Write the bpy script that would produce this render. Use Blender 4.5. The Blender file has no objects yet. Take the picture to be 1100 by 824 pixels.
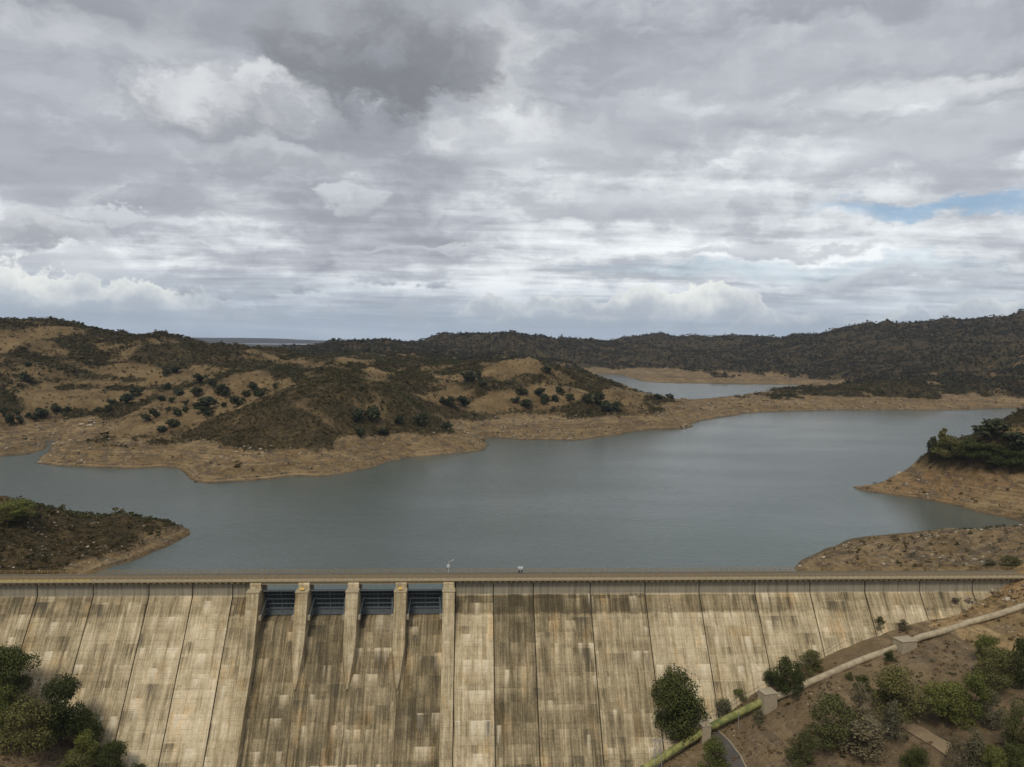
import bpy, bmesh, math, random
import numpy as np
from mathutils import Matrix, Vector

SC = bpy.context.scene
COL = SC.collection
R = math.radians

# ------------------------------------------------------------------ camera
# world axes: X along the dam, Y upstream, Z up; the crest road is at z = 0
F_PX, IMG_W, IMG_H = 837.0, 1100.0, 824.0
CAM = np.array([0.0, -209.0, 65.3])
YAW, PITCH, ROLL = R(3.6), R(3.33), R(0.85)
WATER_Z = -12.0
_f = np.array([math.sin(YAW)*math.cos(PITCH), math.cos(YAW)*math.cos(PITCH), -math.sin(PITCH)])
_r = np.array([math.cos(YAW), -math.sin(YAW), 0.0])
_u = np.cross(_r, _f)
RIGHT = _r*math.cos(ROLL) + _u*math.sin(ROLL)
UP = _u*math.cos(ROLL) - _r*math.sin(ROLL)
FWD = _f
cam_data = bpy.data.cameras.new('camera')
cam = bpy.data.objects.new('camera', cam_data)
COL.objects.link(cam)
cam.matrix_world = Matrix(((RIGHT[0], UP[0], -FWD[0], CAM[0]),
                           (RIGHT[1], UP[1], -FWD[1], CAM[1]),
                           (RIGHT[2], UP[2], -FWD[2], CAM[2]), (0, 0, 0, 1)))
cam_data.sensor_width = 36.0
cam_data.lens = F_PX/IMG_W*36.0
cam_data.clip_start = 1.0
cam_data.clip_end = 60000.0
SC.camera = cam

# ------------------------------------------------------------------ render / view
SC.render.engine = 'CYCLES'
SC.cycles.use_denoising = True
SC.cycles.max_bounces = 6
SC.cycles.diffuse_bounces = 3
SC.cycles.glossy_bounces = 3
SC.cycles.transmission_bounces = 2
SC.cycles.volume_bounces = 0
SC.cycles.use_light_tree = True
SC.view_settings.view_transform = 'Standard'
SC.view_settings.look = 'None'
SC.view_settings.gamma = 1.0
SC.view_settings.use_curve_mapping = False
SC.view_settings.exposure = 0.30

SUN_EL, SUN_AZ = R(52), R(200)      # azimuth clockwise from +Y (upstream): behind the camera, a little to the left
# ------------------------------------------------------------------ node helper
class NT:
    def __init__(self, tree):
        self.t = tree
        self.n = tree.nodes
        self.l = tree.links
    def put(self, sock, v):
        if v is None:
            return
        if isinstance(v, bpy.types.NodeSocket):
            self.l.new(v, sock)
        else:
            if isinstance(v, tuple) and sock.type == 'RGBA' and len(v) == 3:
                v = v + (1.0,)
            sock.default_value = v
    def m(self, op, a, b=None, c=None, clamp=False):
        n = self.n.new('ShaderNodeMath'); n.operation = op; n.use_clamp = clamp
        for s, v in zip(n.inputs, (a, b, c)):
            self.put(s, v)
        return n.outputs[0]
    def add(self, a, b): return self.m('ADD', a, b)
    def sub(self, a, b): return self.m('SUBTRACT', a, b)
    def mul(self, a, b): return self.m('MULTIPLY', a, b)
    def vm(self, op, a, b=None, s=None):
        n = self.n.new('ShaderNodeVectorMath'); n.operation = op
        self.put(n.inputs[0], a)
        if b is not None: self.put(n.inputs[1], b)
        if s is not None: self.put(n.inputs['Scale'], s)
        return n.outputs['Value'] if op in ('LENGTH', 'DOT_PRODUCT', 'DISTANCE') else n.outputs[0]
    def xyz(self, x, y, z=0.0):
        n = self.n.new('ShaderNodeCombineXYZ')
        for s, v in zip(n.inputs, (x, y, z)): self.put(s, v)
        return n.outputs[0]
    def sep(self, v):
        n = self.n.new('ShaderNodeSeparateXYZ'); self.put(n.inputs[0], v)
        return n.outputs[0], n.outputs[1], n.outputs[2]
    def noise(self, vec, scale=1.0, detail=4.0, rough=0.55, dist=0.0, lac=2.0, col=False, dim='3D'):
        n = self.n.new('ShaderNodeTexNoise'); n.noise_dimensions = dim
        self.put(n.inputs['Vector'], vec); self.put(n.inputs['Scale'], scale)
        self.put(n.inputs['Detail'], detail); self.put(n.inputs['Roughness'], rough)
        self.put(n.inputs['Distortion'], dist); self.put(n.inputs['Lacunarity'], lac)
        return n.outputs['Color'] if col else n.outputs[0]
    def white(self, vec):
        n = self.n.new('ShaderNodeTexWhiteNoise'); n.noise_dimensions = '3D'
        self.put(n.inputs['Vector'], vec)
        return n.outputs['Value']
    def voro(self, vec, scale=1.0, feature='F1', out='Distance', rnd=1.0):
        n = self.n.new('ShaderNodeTexVoronoi'); n.feature = feature
        self.put(n.inputs['Vector'], vec); self.put(n.inputs['Scale'], scale)
        self.put(n.inputs['Randomness'], rnd)
        return n.outputs[out]
    def ss(self, v, lo, hi, a=0.0, b=1.0):          # smoothstep remap
        n = self.n.new('ShaderNodeMapRange'); n.interpolation_type = 'SMOOTHSTEP'
        for s, x in zip(n.inputs, (v, lo, hi, a, b)): self.put(s, x)
        return n.outputs[0]
    def lin(self, v, lo, hi, a=0.0, b=1.0):
        n = self.n.new('ShaderNodeMapRange'); n.clamp = True
        for s, x in zip(n.inputs, (v, lo, hi, a, b)): self.put(s, x)
        return n.outputs[0]
    def mix(self, fac, a, b, mode='MIX'):
        n = self.n.new('ShaderNodeMix'); n.data_type = 'RGBA'; n.blend_type = mode
        n.clamp_factor = True
        self.put(n.inputs[0], fac); self.put(n.inputs[6], a); self.put(n.inputs[7], b)
        return n.outputs[2]
    def ramp(self, v, stops):
        n = self.n.new('ShaderNodeValToRGB'); self.put(n.inputs[0], v)
        e = n.color_ramp.elements
        while len(e) < len(stops): e.new(0.5)
        for k, (p, c) in enumerate(stops):
            e[k].position = p; e[k].color = c + (1.0,)
        return n.outputs[0]
    def attr(self, name, kind='GEOMETRY', out='Fac'):
        n = self.n.new('ShaderNodeAttribute'); n.attribute_name = name; n.attribute_type = kind
        return n.outputs[out]

# ------------------------------------------------------------------ world: Nishita sky seen through layers of cloud
world = bpy.data.worlds.new('World'); SC.world = world; world.use_nodes = True
world.cycles.sampling_method = 'MANUAL'; world.cycles.sample_map_resolution = 256
W = NT(world.node_tree); W.n.clear()
def px_dir(px, py):
    d = FWD + RIGHT*((px-IMG_W/2)/F_PX) - UP*((py-IMG_H/2)/F_PX)
    return d/np.linalg.norm(d)
def px_azel(px, py):
    d = px_dir(px, py)
    return math.atan2(d[0], d[1]), math.asin(d[2])
sky_n = W.n.new('ShaderNodeTexSky'); sky_n.sky_type = 'NISHITA'; sky_n.sun_disc = False
sky_n.sun_elevation = SUN_EL; sky_n.sun_rotation = SUN_AZ
sky_n.air_density = 1.0; sky_n.dust_density = 1.5; sky_n.altitude = 150
tc = W.n.new('ShaderNodeTexCoord')
D = W.vm('NORMALIZE', tc.outputs['Generated'])
dx, dy, dz = W.sep(D)
el = W.m('ARCSINE', dz)
az = W.m('ARCTAN2', dx, dy)
elc = W.m('MAXIMUM', el, 0.0)
def plane(h0, scale, ox=0.0, oy=0.0):               # direction -> point on a flat cloud layer
    k = W.m('DIVIDE', scale, W.add(W.m('MAXIMUM', dz, 0.0), h0))
    return W.xyz(W.add(W.mul(dx, k), ox), W.add(W.mul(dy, k), oy), 0.0)
AE = W.xyz(az, elc, 0.0)

# warp field shared by everything in angle space
wv = W.vm('SUBTRACT', W.noise(W.xyz(az, W.mul(elc, 1.9)), 9.0, 5.5, 0.62, col=True, dim='2D'), (0.5, 0.5, 0.5))
AEw = W.vm('ADD', AE, W.vm('SCALE', wv, s=0.075))
azw, elw, _z = W.sep(AEw)

AEs = W.vm('ADD', AE, W.vm('SCALE', wv, s=0.022))
def blob(px, py, rx, ry):
    """soft ellipse about a place in the sky, its edge broken up by the warp"""
    a0, e0 = px_azel(px, py)
    n = W.n.new('ShaderNodeVectorMath'); n.operation = 'MULTIPLY_ADD'
    sx, sy = F_PX/rx, F_PX/ry
    W.put(n.inputs[0], AEw if rx > 36 else AEs); n.inputs[1].default_value = (sx, sy, 0.0); n.inputs[2].default_value = (-a0*sx, -e0*sy, 0.0)
    return W.vm('DOT_PRODUCT', n.outputs[0], n.outputs[0]), n.outputs[0]

# --- high sheet: long streaks
pA = plane(0.06, 1.0)
pa_x, pa_y, _z = W.sep(pA)
n1 = W.noise(W.xyz(W.mul(pa_x, 0.55), W.mul(pa_y, 0.8)), 0.55, 6.0, 0.58, dim='2D')
n2 = W.noise(W.xyz(W.mul(pa_x, 0.8), W.mul(pa_y, 2.0)), 1.3, 4.0, 0.55, dim='2D')
n3 = W.noise(W.xyz(W.mul(azw, 3.0), W.mul(elw, 11.0)), 2.1, 4.0, 0.52, dim='2D')
NC = W.noise(W.xyz(azw, W.mul(elw, 1.6)), 13.0, 6.0, 0.55, dim='2D')
sheet = W.add(W.add(W.mul(n1, 0.5), W.mul(n2, 0.22)), W.add(W.mul(n3, 0.24), W.mul(NC, 0.26)))
# broad tone: darker overhead, bright belt low down, greyish again at the horizon
belt = W.sub(W.ss(elc, 0.06, 0.30, 0.0, 0.17), W.ss(elc, 0.45, 0.9, 0.0, 0.13))
sheet = W.add(sheet, W.add(belt, 0.018))
sheet_col = W.ramp(sheet, [(0.50, (0.80, 0.80, 0.81)), (0.59, (0.62, 0.625, 0.65)), (0.67, (0.43, 0.436, 0.47)), (0.77, (0.305, 0.31, 0.345)), (0.9, (0.25, 0.258, 0.29))])

sky_bg = W.vm('SCALE', sky_n.outputs[0], s=0.085)
# where the sheet parts, blue shows
q, _v = blob(1015, 219, 95, 8)
gap = W.ss(q, 1.9, 0.0, 0.0, 0.8)
q, _v = blob(830, 290, 190, 9)
gap2 = W.mul(W.ss(q, 1.8, 0.0), 0.35)
gap = W.m('MAXIMUM', gap, gap2)
blue = W.mix(1.0, sky_bg, (0.78, 0.90, 1.0), 'MULTIPLY')
col = W.mix(W.mul(gap, 0.9), sheet_col, blue)
# the low air just over the hills: pale blue-grey
col = W.mix(W.ss(elc, 0.085, 0.0, 0.0, 0.85), col, (0.40, 0.455, 0.53))

# --- mid clouds in the sky: each with bright edges and a darker, flatter base
NF = W.noise(W.xyz(az, W.mul(elc, 1.7)), 70.0, 4.0, 0.6, dim='2D')
NFM = W.m('MULTIPLY_ADD', NF, 2.8, -0.55)
NCM = W.m('MULTIPLY_ADD', NC, 1.7, 0.15)
NCS = W.m('MULTIPLY_ADD', NC, 2.6, -1.3)
def cloud(col, px, py, rx, ry, dark, light, soft=0.55, base=0.45, amt=1.0):
    q, w = blob(px, py, rx, ry)
    small = rx < 36
    mask = W.ss(W.sub(NFM if small else NCM, q), 0.0, soft, 0.0, amt)
    y = W.sep(w)[1]
    return W.mix(mask, col, W.mix(W.ss(W.add(y, NCS), -0.9+base, 0.75+base), dark, light))

G1, G2, G3 = (0.185, 0.188, 0.205), (0.26, 0.265, 0.295), (0.34, 0.345, 0.38)
WH, WM = (0.76, 0.76, 0.77), (0.54, 0.545, 0.575)
col = cloud(col, 80, 165, 190, 100, (0.29, 0.295, 0.335), (0.40, 0.405, 0.445), 1.3, 0.2, 0.75)
col = cloud(col, 110, 40, 150, 26, (0.44, 0.445, 0.475), (0.60, 0.60, 0.62), 1.3, 0.0, 0.6)
col = cloud(col, 60, 290, 160, 22, (0.38, 0.385, 0.42), WM, 1.0, 0.1, 0.6)
col = cloud(col, 525, 75, 120, 80, (0.50, 0.505, 0.53), (0.74, 0.74, 0.75), 1.9, 0.0, 0.9)
col = cloud(col, 560, 150, 120, 36, (0.60, 0.605, 0.63), (0.78, 0.78, 0.79), 1.4, 0.0, 0.6)
col = cloud(col, 850, 75, 290, 34, (0.33, 0.335, 0.37), (0.48, 0.485, 0.52), 1.4, 0.15, 0.75)
col = cloud(col, 960, 25, 240, 20, (0.36, 0.365, 0.40), (0.52, 0.525, 0.56), 1.3, 0.15, 0.7)
col = cloud(col, 690, 225, 190, 22, G3, (0.50, 0.505, 0.54), 1.1, 0.1, 0.75)
col = cloud(col, 640, 160, 75, 30, (0.36, 0.365, 0.395), (0.52, 0.525, 0.555), 1.2, 0.1, 0.7)
col = cloud(col, 300, 20, 260, 60, (0.27, 0.275, 0.305), (0.40, 0.405, 0.435), 1.5, 0.2, 0.65)
col = cloud(col, 60, 110, 150, 40, (0.29, 0.295, 0.33), (0.42, 0.425, 0.46), 1.2, 0.2, 0.6)
col = cloud(col, 740, 130, 150, 30, (0.33, 0.335, 0.37), (0.50, 0.505, 0.54), 1.1, 0.1, 0.6)
col = cloud(col, 405, 50, 150, 66, G1, (0.32, 0.325, 0.35), 0.6, 0.35, 0.93)
col = cloud(col, 430, 85, 80, 36, (0.175, 0.178, 0.195), G2, 0.8, 0.5, 0.85)
col = cloud(col, 240, 112, 105, 44, (0.27, 0.272, 0.30), (0.58, 0.58, 0.595), 0.75, 0.0, 0.92)
col = cloud(col, 300, 172, 130, 24, (0.29, 0.295, 0.325), (0.47, 0.475, 0.505), 0.9, 0.15, 0.75)
col = cloud(col, 375, 217, 42, 13, (0.37, 0.375, 0.405), (0.52, 0.525, 0.555), 0.6, 0.0, 0.85)
col = cloud(col, 125, 233, 34, 14, (0.40, 0.405, 0.435), (0.56, 0.565, 0.59), 0.6, 0.0, 0.75)
col = cloud(col, 35, 250, 58, 18, (0.29, 0.295, 0.325), (0.54, 0.54, 0.56), 0.6, 0.0, 0.9)
col = cloud(col, 990, 165, 190, 36, (0.35, 0.36, 0.40), (0.52, 0.525, 0.56), 1.2, 0.1, 0.65)
col = cloud(col, 1010, 98, 120, 18, (0.55, 0.555, 0.58), (0.74, 0.74, 0.75), 1.2, -0.1, 0.6)
col = cloud(col, 830, 268, 170, 9, (0.38, 0.39, 0.43), (0.50, 0.505, 0.54), 0.9, 0.1, 0.7)
col = cloud(col, 930, 300, 150, 9, (0.40, 0.415, 0.46), (0.54, 0.55, 0.585), 0.9, 0.1, 0.7)
col = cloud(col, 490, 268, 150, 7, (0.46, 0.465, 0.50), (0.58, 0.585, 0.61), 0.9, 0.1, 0.6)

# --- cumulus standing on the horizon: billowed white tops, blue-grey flat bases, in rows
def row(col, el0, h, az_scale, seed, lit, shadow, cover, soft=0.006, amt=0.92):
    n = W.noise(W.xyz(W.add(W.mul(az, az_scale), seed), W.mul(elc, az_scale*1.1)), 1.0, 6.0, 0.6, dim='2D')
    nb = W.noise(W.xyz(W.mul(az, az_scale*0.22), seed, 0.0), 1.0, 2.0, 0.5, dim='2D')
    top = W.add(el0, W.mul(W.m('MAXIMUM', W.sub(W.add(W.mul(nb, 1.5), W.mul(n, 0.9)), cover), 0.0), h))
    under = W.sub(top, elc)
    bot = W.add(W.sub(elc, el0), W.mul(W.sub(n, 0.5), 0.03))
    mask = W.mul(W.ss(under, 0.0, soft), W.ss(bot, -0.010, 0.010))
    sh = W.ss(W.add(W.mul(W.sub(elc, el0), -14.0), W.mul(n, 1.5)), 0.05, 0.85)
    return W.mix(W.mul(mask, amt), col, W.mix(sh, lit, shadow))
col = row(col, 0.058, 0.060, 8.0, 3.1, (0.74, 0.745, 0.76), (0.46, 0.485, 0.53), 1.12, 0.022, 0.7)
col = row(col, 0.026, 0.085, 17.0, 11.7, (0.80, 0.785, 0.74), (0.40, 0.425, 0.47), 0.98, 0.006)
col = row(col, 0.016, 0.045, 23.0, 37.2, (0.74, 0.735, 0.715), (0.40, 0.435, 0.49), 0.96, 0.005, 0.85)
for (x, y, rx, ry, sd) in ((205, 310, 24, 7, 21.), (240, 315, 10, 6, 22.), (275, 314, 26, 4.5, 23.), (330, 311, 20, 5, 24.), (405, 302, 34, 7, 25.), (470, 304, 28, 7, 26.)):
    col = cloud(col, x, y+2, rx, ry, (0.28, 0.295, 0.34), (0.42, 0.43, 0.47), 1.1, 0.0, amt=0.9)
col = W.mix(1.0, col, (0.965, 1.0, 1.0), 'MULTIPLY')
# below the horizon the world is never seen directly; ground-like tone for bounce
col = W.mix(W.ss(dz, 0.0, -0.03), col, (0.16, 0.14, 0.10))
bg = W.n.new('ShaderNodeBackground'); W.put(bg.inputs[0], col); bg.inputs[1].default_value = 1.06
wo = W.n.new('ShaderNodeOutputWorld'); W.l.new(bg.outputs[0], wo.inputs[0])

# ------------------------------------------------------------------ sun behind the overcast
sun_d = bpy.data.lights.new('sun', 'SUN'); sun_d.energy = 1.5; sun_d.angle = R(12); sun_d.color = (1.0, 0.91, 0.77)
sun = bpy.data.objects.new('sun', sun_d); COL.objects.link(sun)
to_sun = Vector((math.sin(SUN_AZ)*math.cos(SUN_EL), math.cos(SUN_AZ)*math.cos(SUN_EL), math.sin(SUN_EL)))
sun.rotation_euler = to_sun.to_track_quat('Z', 'Y').to_euler()
# ------------------------------------------------------------------ numeric helpers
def rays(pts):
    p = np.asarray(pts, float)
    d = FWD[None] + RIGHT[None]*((p[:, 0:1]-IMG_W/2)/F_PX) - UP[None]*((p[:, 1:2]-IMG_H/2)/F_PX)
    return d
def on_z(pts, z):
    d = rays(pts); t = (z-CAM[2])/d[:, 2]
    return CAM[None]+d*t[:, None]
def at_range(pts):                                   # (px, py, horizontal range)
    p = np.asarray(pts, float); d = rays(p)
    t = p[:, 2]/np.hypot(d[:, 0], d[:, 1])
    return CAM[None]+d*t[:, None]
def to_px(P):
    P = np.asarray(P, float)-CAM
    z = P@FWD
    return IMG_W/2+F_PX*(P@RIGHT)/z, IMG_H/2-F_PX*(P@UP)/z, z
def _hash(ix, iy, seed):
    h = (ix.astype(np.uint32)*np.uint32(374761393) + iy.astype(np.uint32)*np.uint32(668265263) + np.uint32((seed*2246822519) & 0xffffffff))
    h = (h ^ (h >> np.uint32(13)))*np.uint32(1274126177)
    h = h ^ (h >> np.uint32(16))
    return (h & np.uint32(0xffffff)).astype(np.float64)/float(0xffffff)
def vnoise(x, y, seed=0):
    ix = np.floor(x).astype(np.int64); iy = np.floor(y).astype(np.int64)
    fx = x-ix; fy = y-iy
    fx = fx*fx*fx*(fx*(fx*6-15)+10); fy = fy*fy*fy*(fy*(fy*6-15)+10)
    a = _hash(ix, iy, seed); b = _hash(ix+1, iy, seed); c = _hash(ix, iy+1, seed); d = _hash(ix+1, iy+1, seed)
    return (a*(1-fx)+b*fx)*(1-fy)+(c*(1-fx)+d*fx)*fy*1.0
def fbm(x, y, octv=4, seed=0, gain=0.5):
    s = 0.0; a = 1.0; t = 0.0
    for k in range(octv):
        c, sn = math.cos(0.6*k+seed), math.sin(0.6*k+seed)
        s = s+a*vnoise((x*c-y*sn)*2**k+17.3*k, (x*sn+y*c)*2**k-9.1*k, seed+k); t += a; a *= gain
    return s/t
def ridged(x, y, octv=4, seed=0):
    s = 0.0; a = 1.0; t = 0.0
    for k in range(octv):
        n = 1-np.abs(2*vnoise(x*2**k+5.1*k, y*2**k+3.7*k, seed+k)-1)
        s = s+a*n*n; t += a; a *= 0.5
    return s/t
def sstep(x, a, b):
    t = np.clip((x-a)/(b-a), 0, 1); return t*t*(3-2*t)
class RBF:
    def __init__(self, pts, c=45.0, lam=0.5):
        P = np.asarray(pts, float); self.p = P[:, :2]; self.c = c
        n = len(P)
        K = np.sqrt(((self.p[:, None]-self.p[None])**2).sum(-1)+c*c)
        A = np.zeros((n+1, n+1)); A[:n, :n] = K-np.eye(n)*lam; A[:n, n] = 1; A[n, :n] = 1
        b = np.zeros(n+1); b[:n] = P[:, 2]
        w = np.linalg.solve(A, b); self.w = w[:n]; self.k = w[n]
    def __call__(self, x, y):
        x = np.ravel(x); y = np.ravel(y); out = np.empty(len(x))
        for i in range(0, len(x), 20000):
            xx = x[i:i+20000, None]; yy = y[i:i+20000, None]
            out[i:i+20000] = np.sqrt((xx-self.p[:, 0])**2+(yy-self.p[:, 1])**2+self.c**2)@self.w+self.k
        return out
def seg_dist(x, y, poly):
    x = np.ravel(x); y = np.ravel(y)
    A = np.asarray(poly, float); B = np.roll(A, -1, 0)
    best = np.full(len(x), 1e18)
    inside = np.zeros(len(x), bool)
    for (ax, ay), (bx, by) in zip(A[:, :2], B[:, :2]):
        ex, ey = bx-ax, by-ay; L = ex*ex+ey*ey+1e-12
        t = np.clip(((x-ax)*ex+(y-ay)*ey)/L, 0, 1)
        d = (x-ax-t*ex)**2+(y-ay-t*ey)**2
        np.minimum(best, d, out=best)
        if ay != by:
            c = ((ay > y) != (by > y)) & (x < ex*(y-ay)/(by-ay)+ax)
            inside ^= c
    return np.sqrt(best), inside

# ------------------------------------------------------------------ shoreline of the reservoir (read off the picture, laid on the water plane)
def wp(pts):
    return on_z(pts, WATER_Z)[:, :2]
near_left = wp([(110, 612), (122, 607), (140, 603), (152, 598), (165, 592), (178, 588), (190, 583), (200, 579), (207, 574)])
tip = near_left[-1]
hidden_left = np.array([tip+np.array(v) for v in ((-4, 9), (-22, 19), (-45, 24), (-75, 33), (-105, 48), (-150, 62))])
cove_left = wp([(-130, 497), (-60, 493), (0, 490), (30, 488), (45, 483), (53, 474), (58, 475), (56, 482), (46, 490), (33, 498)])
penins = wp([(45, 500), (60, 501), (80, 502), (100, 502.5), (125, 503), (150, 503), (170, 502), (185, 502.5), (195, 505), (198, 510), (203, 514), (215, 518), (228, 519.5), (240, 519),
             (265, 517), (290, 515.5), (312, 512.5), (330, 512), (348, 512), (360, 510.5), (380, 507), (400, 501.5), (420, 495), (440, 491.5), (460, 489.5), (480, 488),
             (505, 485.5), (519, 484), (523, 477), (524, 471.5), (535, 470.5), (560, 472), (580, 472.5), (600, 473.5), (622, 473.5), (640, 471.5), (660, 468), (680, 464.5), (700, 462), (720, 461),
             (735, 460.5), (743, 459), (741, 455), (752, 452), (775, 448), (800, 444.5), (825, 442.5), (850, 441.5), (880, 441), (910, 440), (940, 441), (960, 440), (1000, 440.5), (1040, 440), (1062, 439)])
far_right = wp([(1085, 438), (1130, 437.5), (1180, 437.5), (1230, 438)])
hid_r = at_range([(x, 450, r) for x, r in ((1235, 1000), (1170, 965), (1112, 860), (1082, 770), (1052, 668), (1026, 605), (1003, 550), (982, 510), (955, 482), (930, 455))])[:, :2]
right_pen = wp([(914, 523), (925, 526.5), (945, 530), (965, 533), (985, 535.5), (1000, 538), (1020, 542), (1040, 547), (1060, 552), (1082, 556.5), (1098, 561), (1100, 566), (1085, 570), (1060, 570), (1040, 568), (1015, 568), (1000, 569), (985, 571), (970, 572),
                (955, 574), (940, 575), (920, 577), (905, 581), (890, 587), (880, 591), (868, 597), (860, 604), (856, 611)])
dam_edge = np.array([(right_pen[-1][0], 4.0), (near_left[0][0], 4.0)])
LAKE = np.vstack([near_left, hidden_left, cove_left, penins, far_right, hid_r, right_pen, dam_edge])
LAKE2 = wp([(590, 400.5), (625, 402.5), (660, 401.5), (672, 404), (685, 408), (700, 410.5), (760, 411.5), (830, 412.5), (850, 413), (885, 415.5), (893, 416.5), (878, 421), (850, 424), (800, 427), (770, 431), (735, 434), (705, 428), (680, 419), (650, 410), (615, 404.5)])

CTRL_PX = [
 # left hill: skyline, shoulder, fields
 (-260, 352, 980), (-150, 348, 970), (-60, 345, 950), (0, 343, 950), (40, 341.5, 950), (100, 350, 930), (160, 358, 900), (220, 368, 880), (270, 377, 860), (300, 381, 850),
 (0, 372, 850), (60, 372, 860), (120, 385, 830), (190, 395, 800), (80, 425, 720), (30, 433, 690), (150, 412, 760), (0, 420, 735), (-120, 430, 720), (0, 462, 580), (70, 466, 570), (-120, 465, 600),
 (110, 455, 600), (230, 430, 600), (280, 407, 660), (330, 397, 720), (180, 445, 580), (240, 402, 720),
 # peninsula knoll
 (150, 470, 530), (220, 462, 510), (300, 421, 560), (350, 412, 545), (400, 414, 545), (450, 434, 550), (490, 455, 556), (300, 470, 463), (400, 466, 490), (350, 442, 500),
 # behind the knoll
 (420, 401, 700), (480, 421, 680), (340, 386, 800), (390, 384, 860), (440, 392, 800), (500, 402, 740), (460, 412, 690), (380, 398, 660),
 # second knoll and its tail
 (555, 384, 770), (520, 394, 760), (600, 400, 750), (650, 418, 735), (690, 426, 735), (735, 447, 715), (580, 440, 670), (540, 452, 625), (620, 432, 690), (650, 448, 650), (590, 420, 700),
 # strip of land in front of the far lake
 (705, 428, 790), (740, 436, 790), (770, 439, 850), (800, 436, 910), (840, 428, 970), (880, 424, 1010), (915, 415, 1060), (950, 414, 1080), (1000, 414, 1080), (1050, 420, 1060), (1100, 420, 1060), (1000, 405, 1250), (1080, 405, 1250),
 (1160, 410, 1100),
 # dark ridge across the middle
 (300, 384, 1050), (330, 377, 1400), (345, 370, 1500), (365, 364, 1550), (400, 361.5, 1650), (440, 363, 1700), (480, 367, 1700), (520, 367, 1750), (560, 365, 1800), (600, 364, 1900), (630, 366, 2000), (400, 376, 1250), (480, 380, 1250), (560, 382, 1300), (620, 388, 1450), (640, 392, 1550), (690, 398, 1620),
 (60, 385, 1500), (150, 384, 1450), (220, 382, 1400), (270, 381, 1400), (300, 381, 1450), (200, 376, 2100), (260, 374, 2100), (310, 374, 2100), (100, 378, 2100), (380, 370, 2400), (460, 370, 2500), (540, 370, 2600), (600, 370, 2600), (280, 371, 2700), (60, 372, 2700),
 (660, 360, 2500), (700, 358.5, 2600), (740, 359.5, 2600), (790, 362, 2600), (700, 380, 1900), (780, 385, 1900),
 # hill on the right
 (820, 362, 2300), (860, 355, 2250), (900, 351, 2250), (950, 346, 2250), (1000, 341, 2250), (1040, 338, 2250), (1100, 336, 2200), (1200, 335, 2200), (1300, 338, 2200),
 (850, 380, 1850), (900, 392, 1650), (960, 380, 1700), (1030, 385, 1500), (1100, 380, 1450), (1100, 360, 1750), (1000, 362, 1850), (1200, 380, 1450), (760, 404, 1500), (840, 405, 1480),
 (930, 403, 1400),
 # promontories by the dam
 (0, 508, 335), (-80, 480, 335), (50, 532, 322), (100, 553.5, 312), (150, 562, 306), (60, 570, 285), (0, 560, 280), (-80, 560, 280), (0, 600, 255), (100, 590, 272), (-80, 610, 255),
 (985, 494, 440), (1010, 478, 455), (1050, 464, 480), (1100, 443, 520), (1150, 420, 560), (1050, 500, 430), (1100, 490, 435), (1100, 525, 380), (1010, 520, 415), (1160, 500, 430),
 (1050, 575, 310), (1100, 572, 312), (1000, 580, 300), (950, 590, 285), (1000, 603, 262), (1100, 600, 263), (900, 600, 272), (1180, 590, 290),
]
_ctrl = at_range(CTRL_PX)
_c = [(x, y, z-WATER_Z) for x, y, z in _ctrl]
for poly in (LAKE[:-2:2], LAKE2[::2]):
    for x, y in poly:
        _c.append((x, y, 9.0))
for rng in (3300, 5000):
    for azd in range(-44, 60, 11):
        _c.append((CAM[0]+rng*math.sin(R(azd)), CAM[1]+rng*math.cos(R(azd)), 18.0))
for azd in (-75, -60, 65, 80):
    for rng, hh in ((350, 30), (900, 80), (2000, 100)):
        _c.append((CAM[0]+rng*math.sin(R(azd)), CAM[1]+rng*math.cos(R(azd)), hh))
HILL = RBF(_c, 40.0, 0.3)

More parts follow.
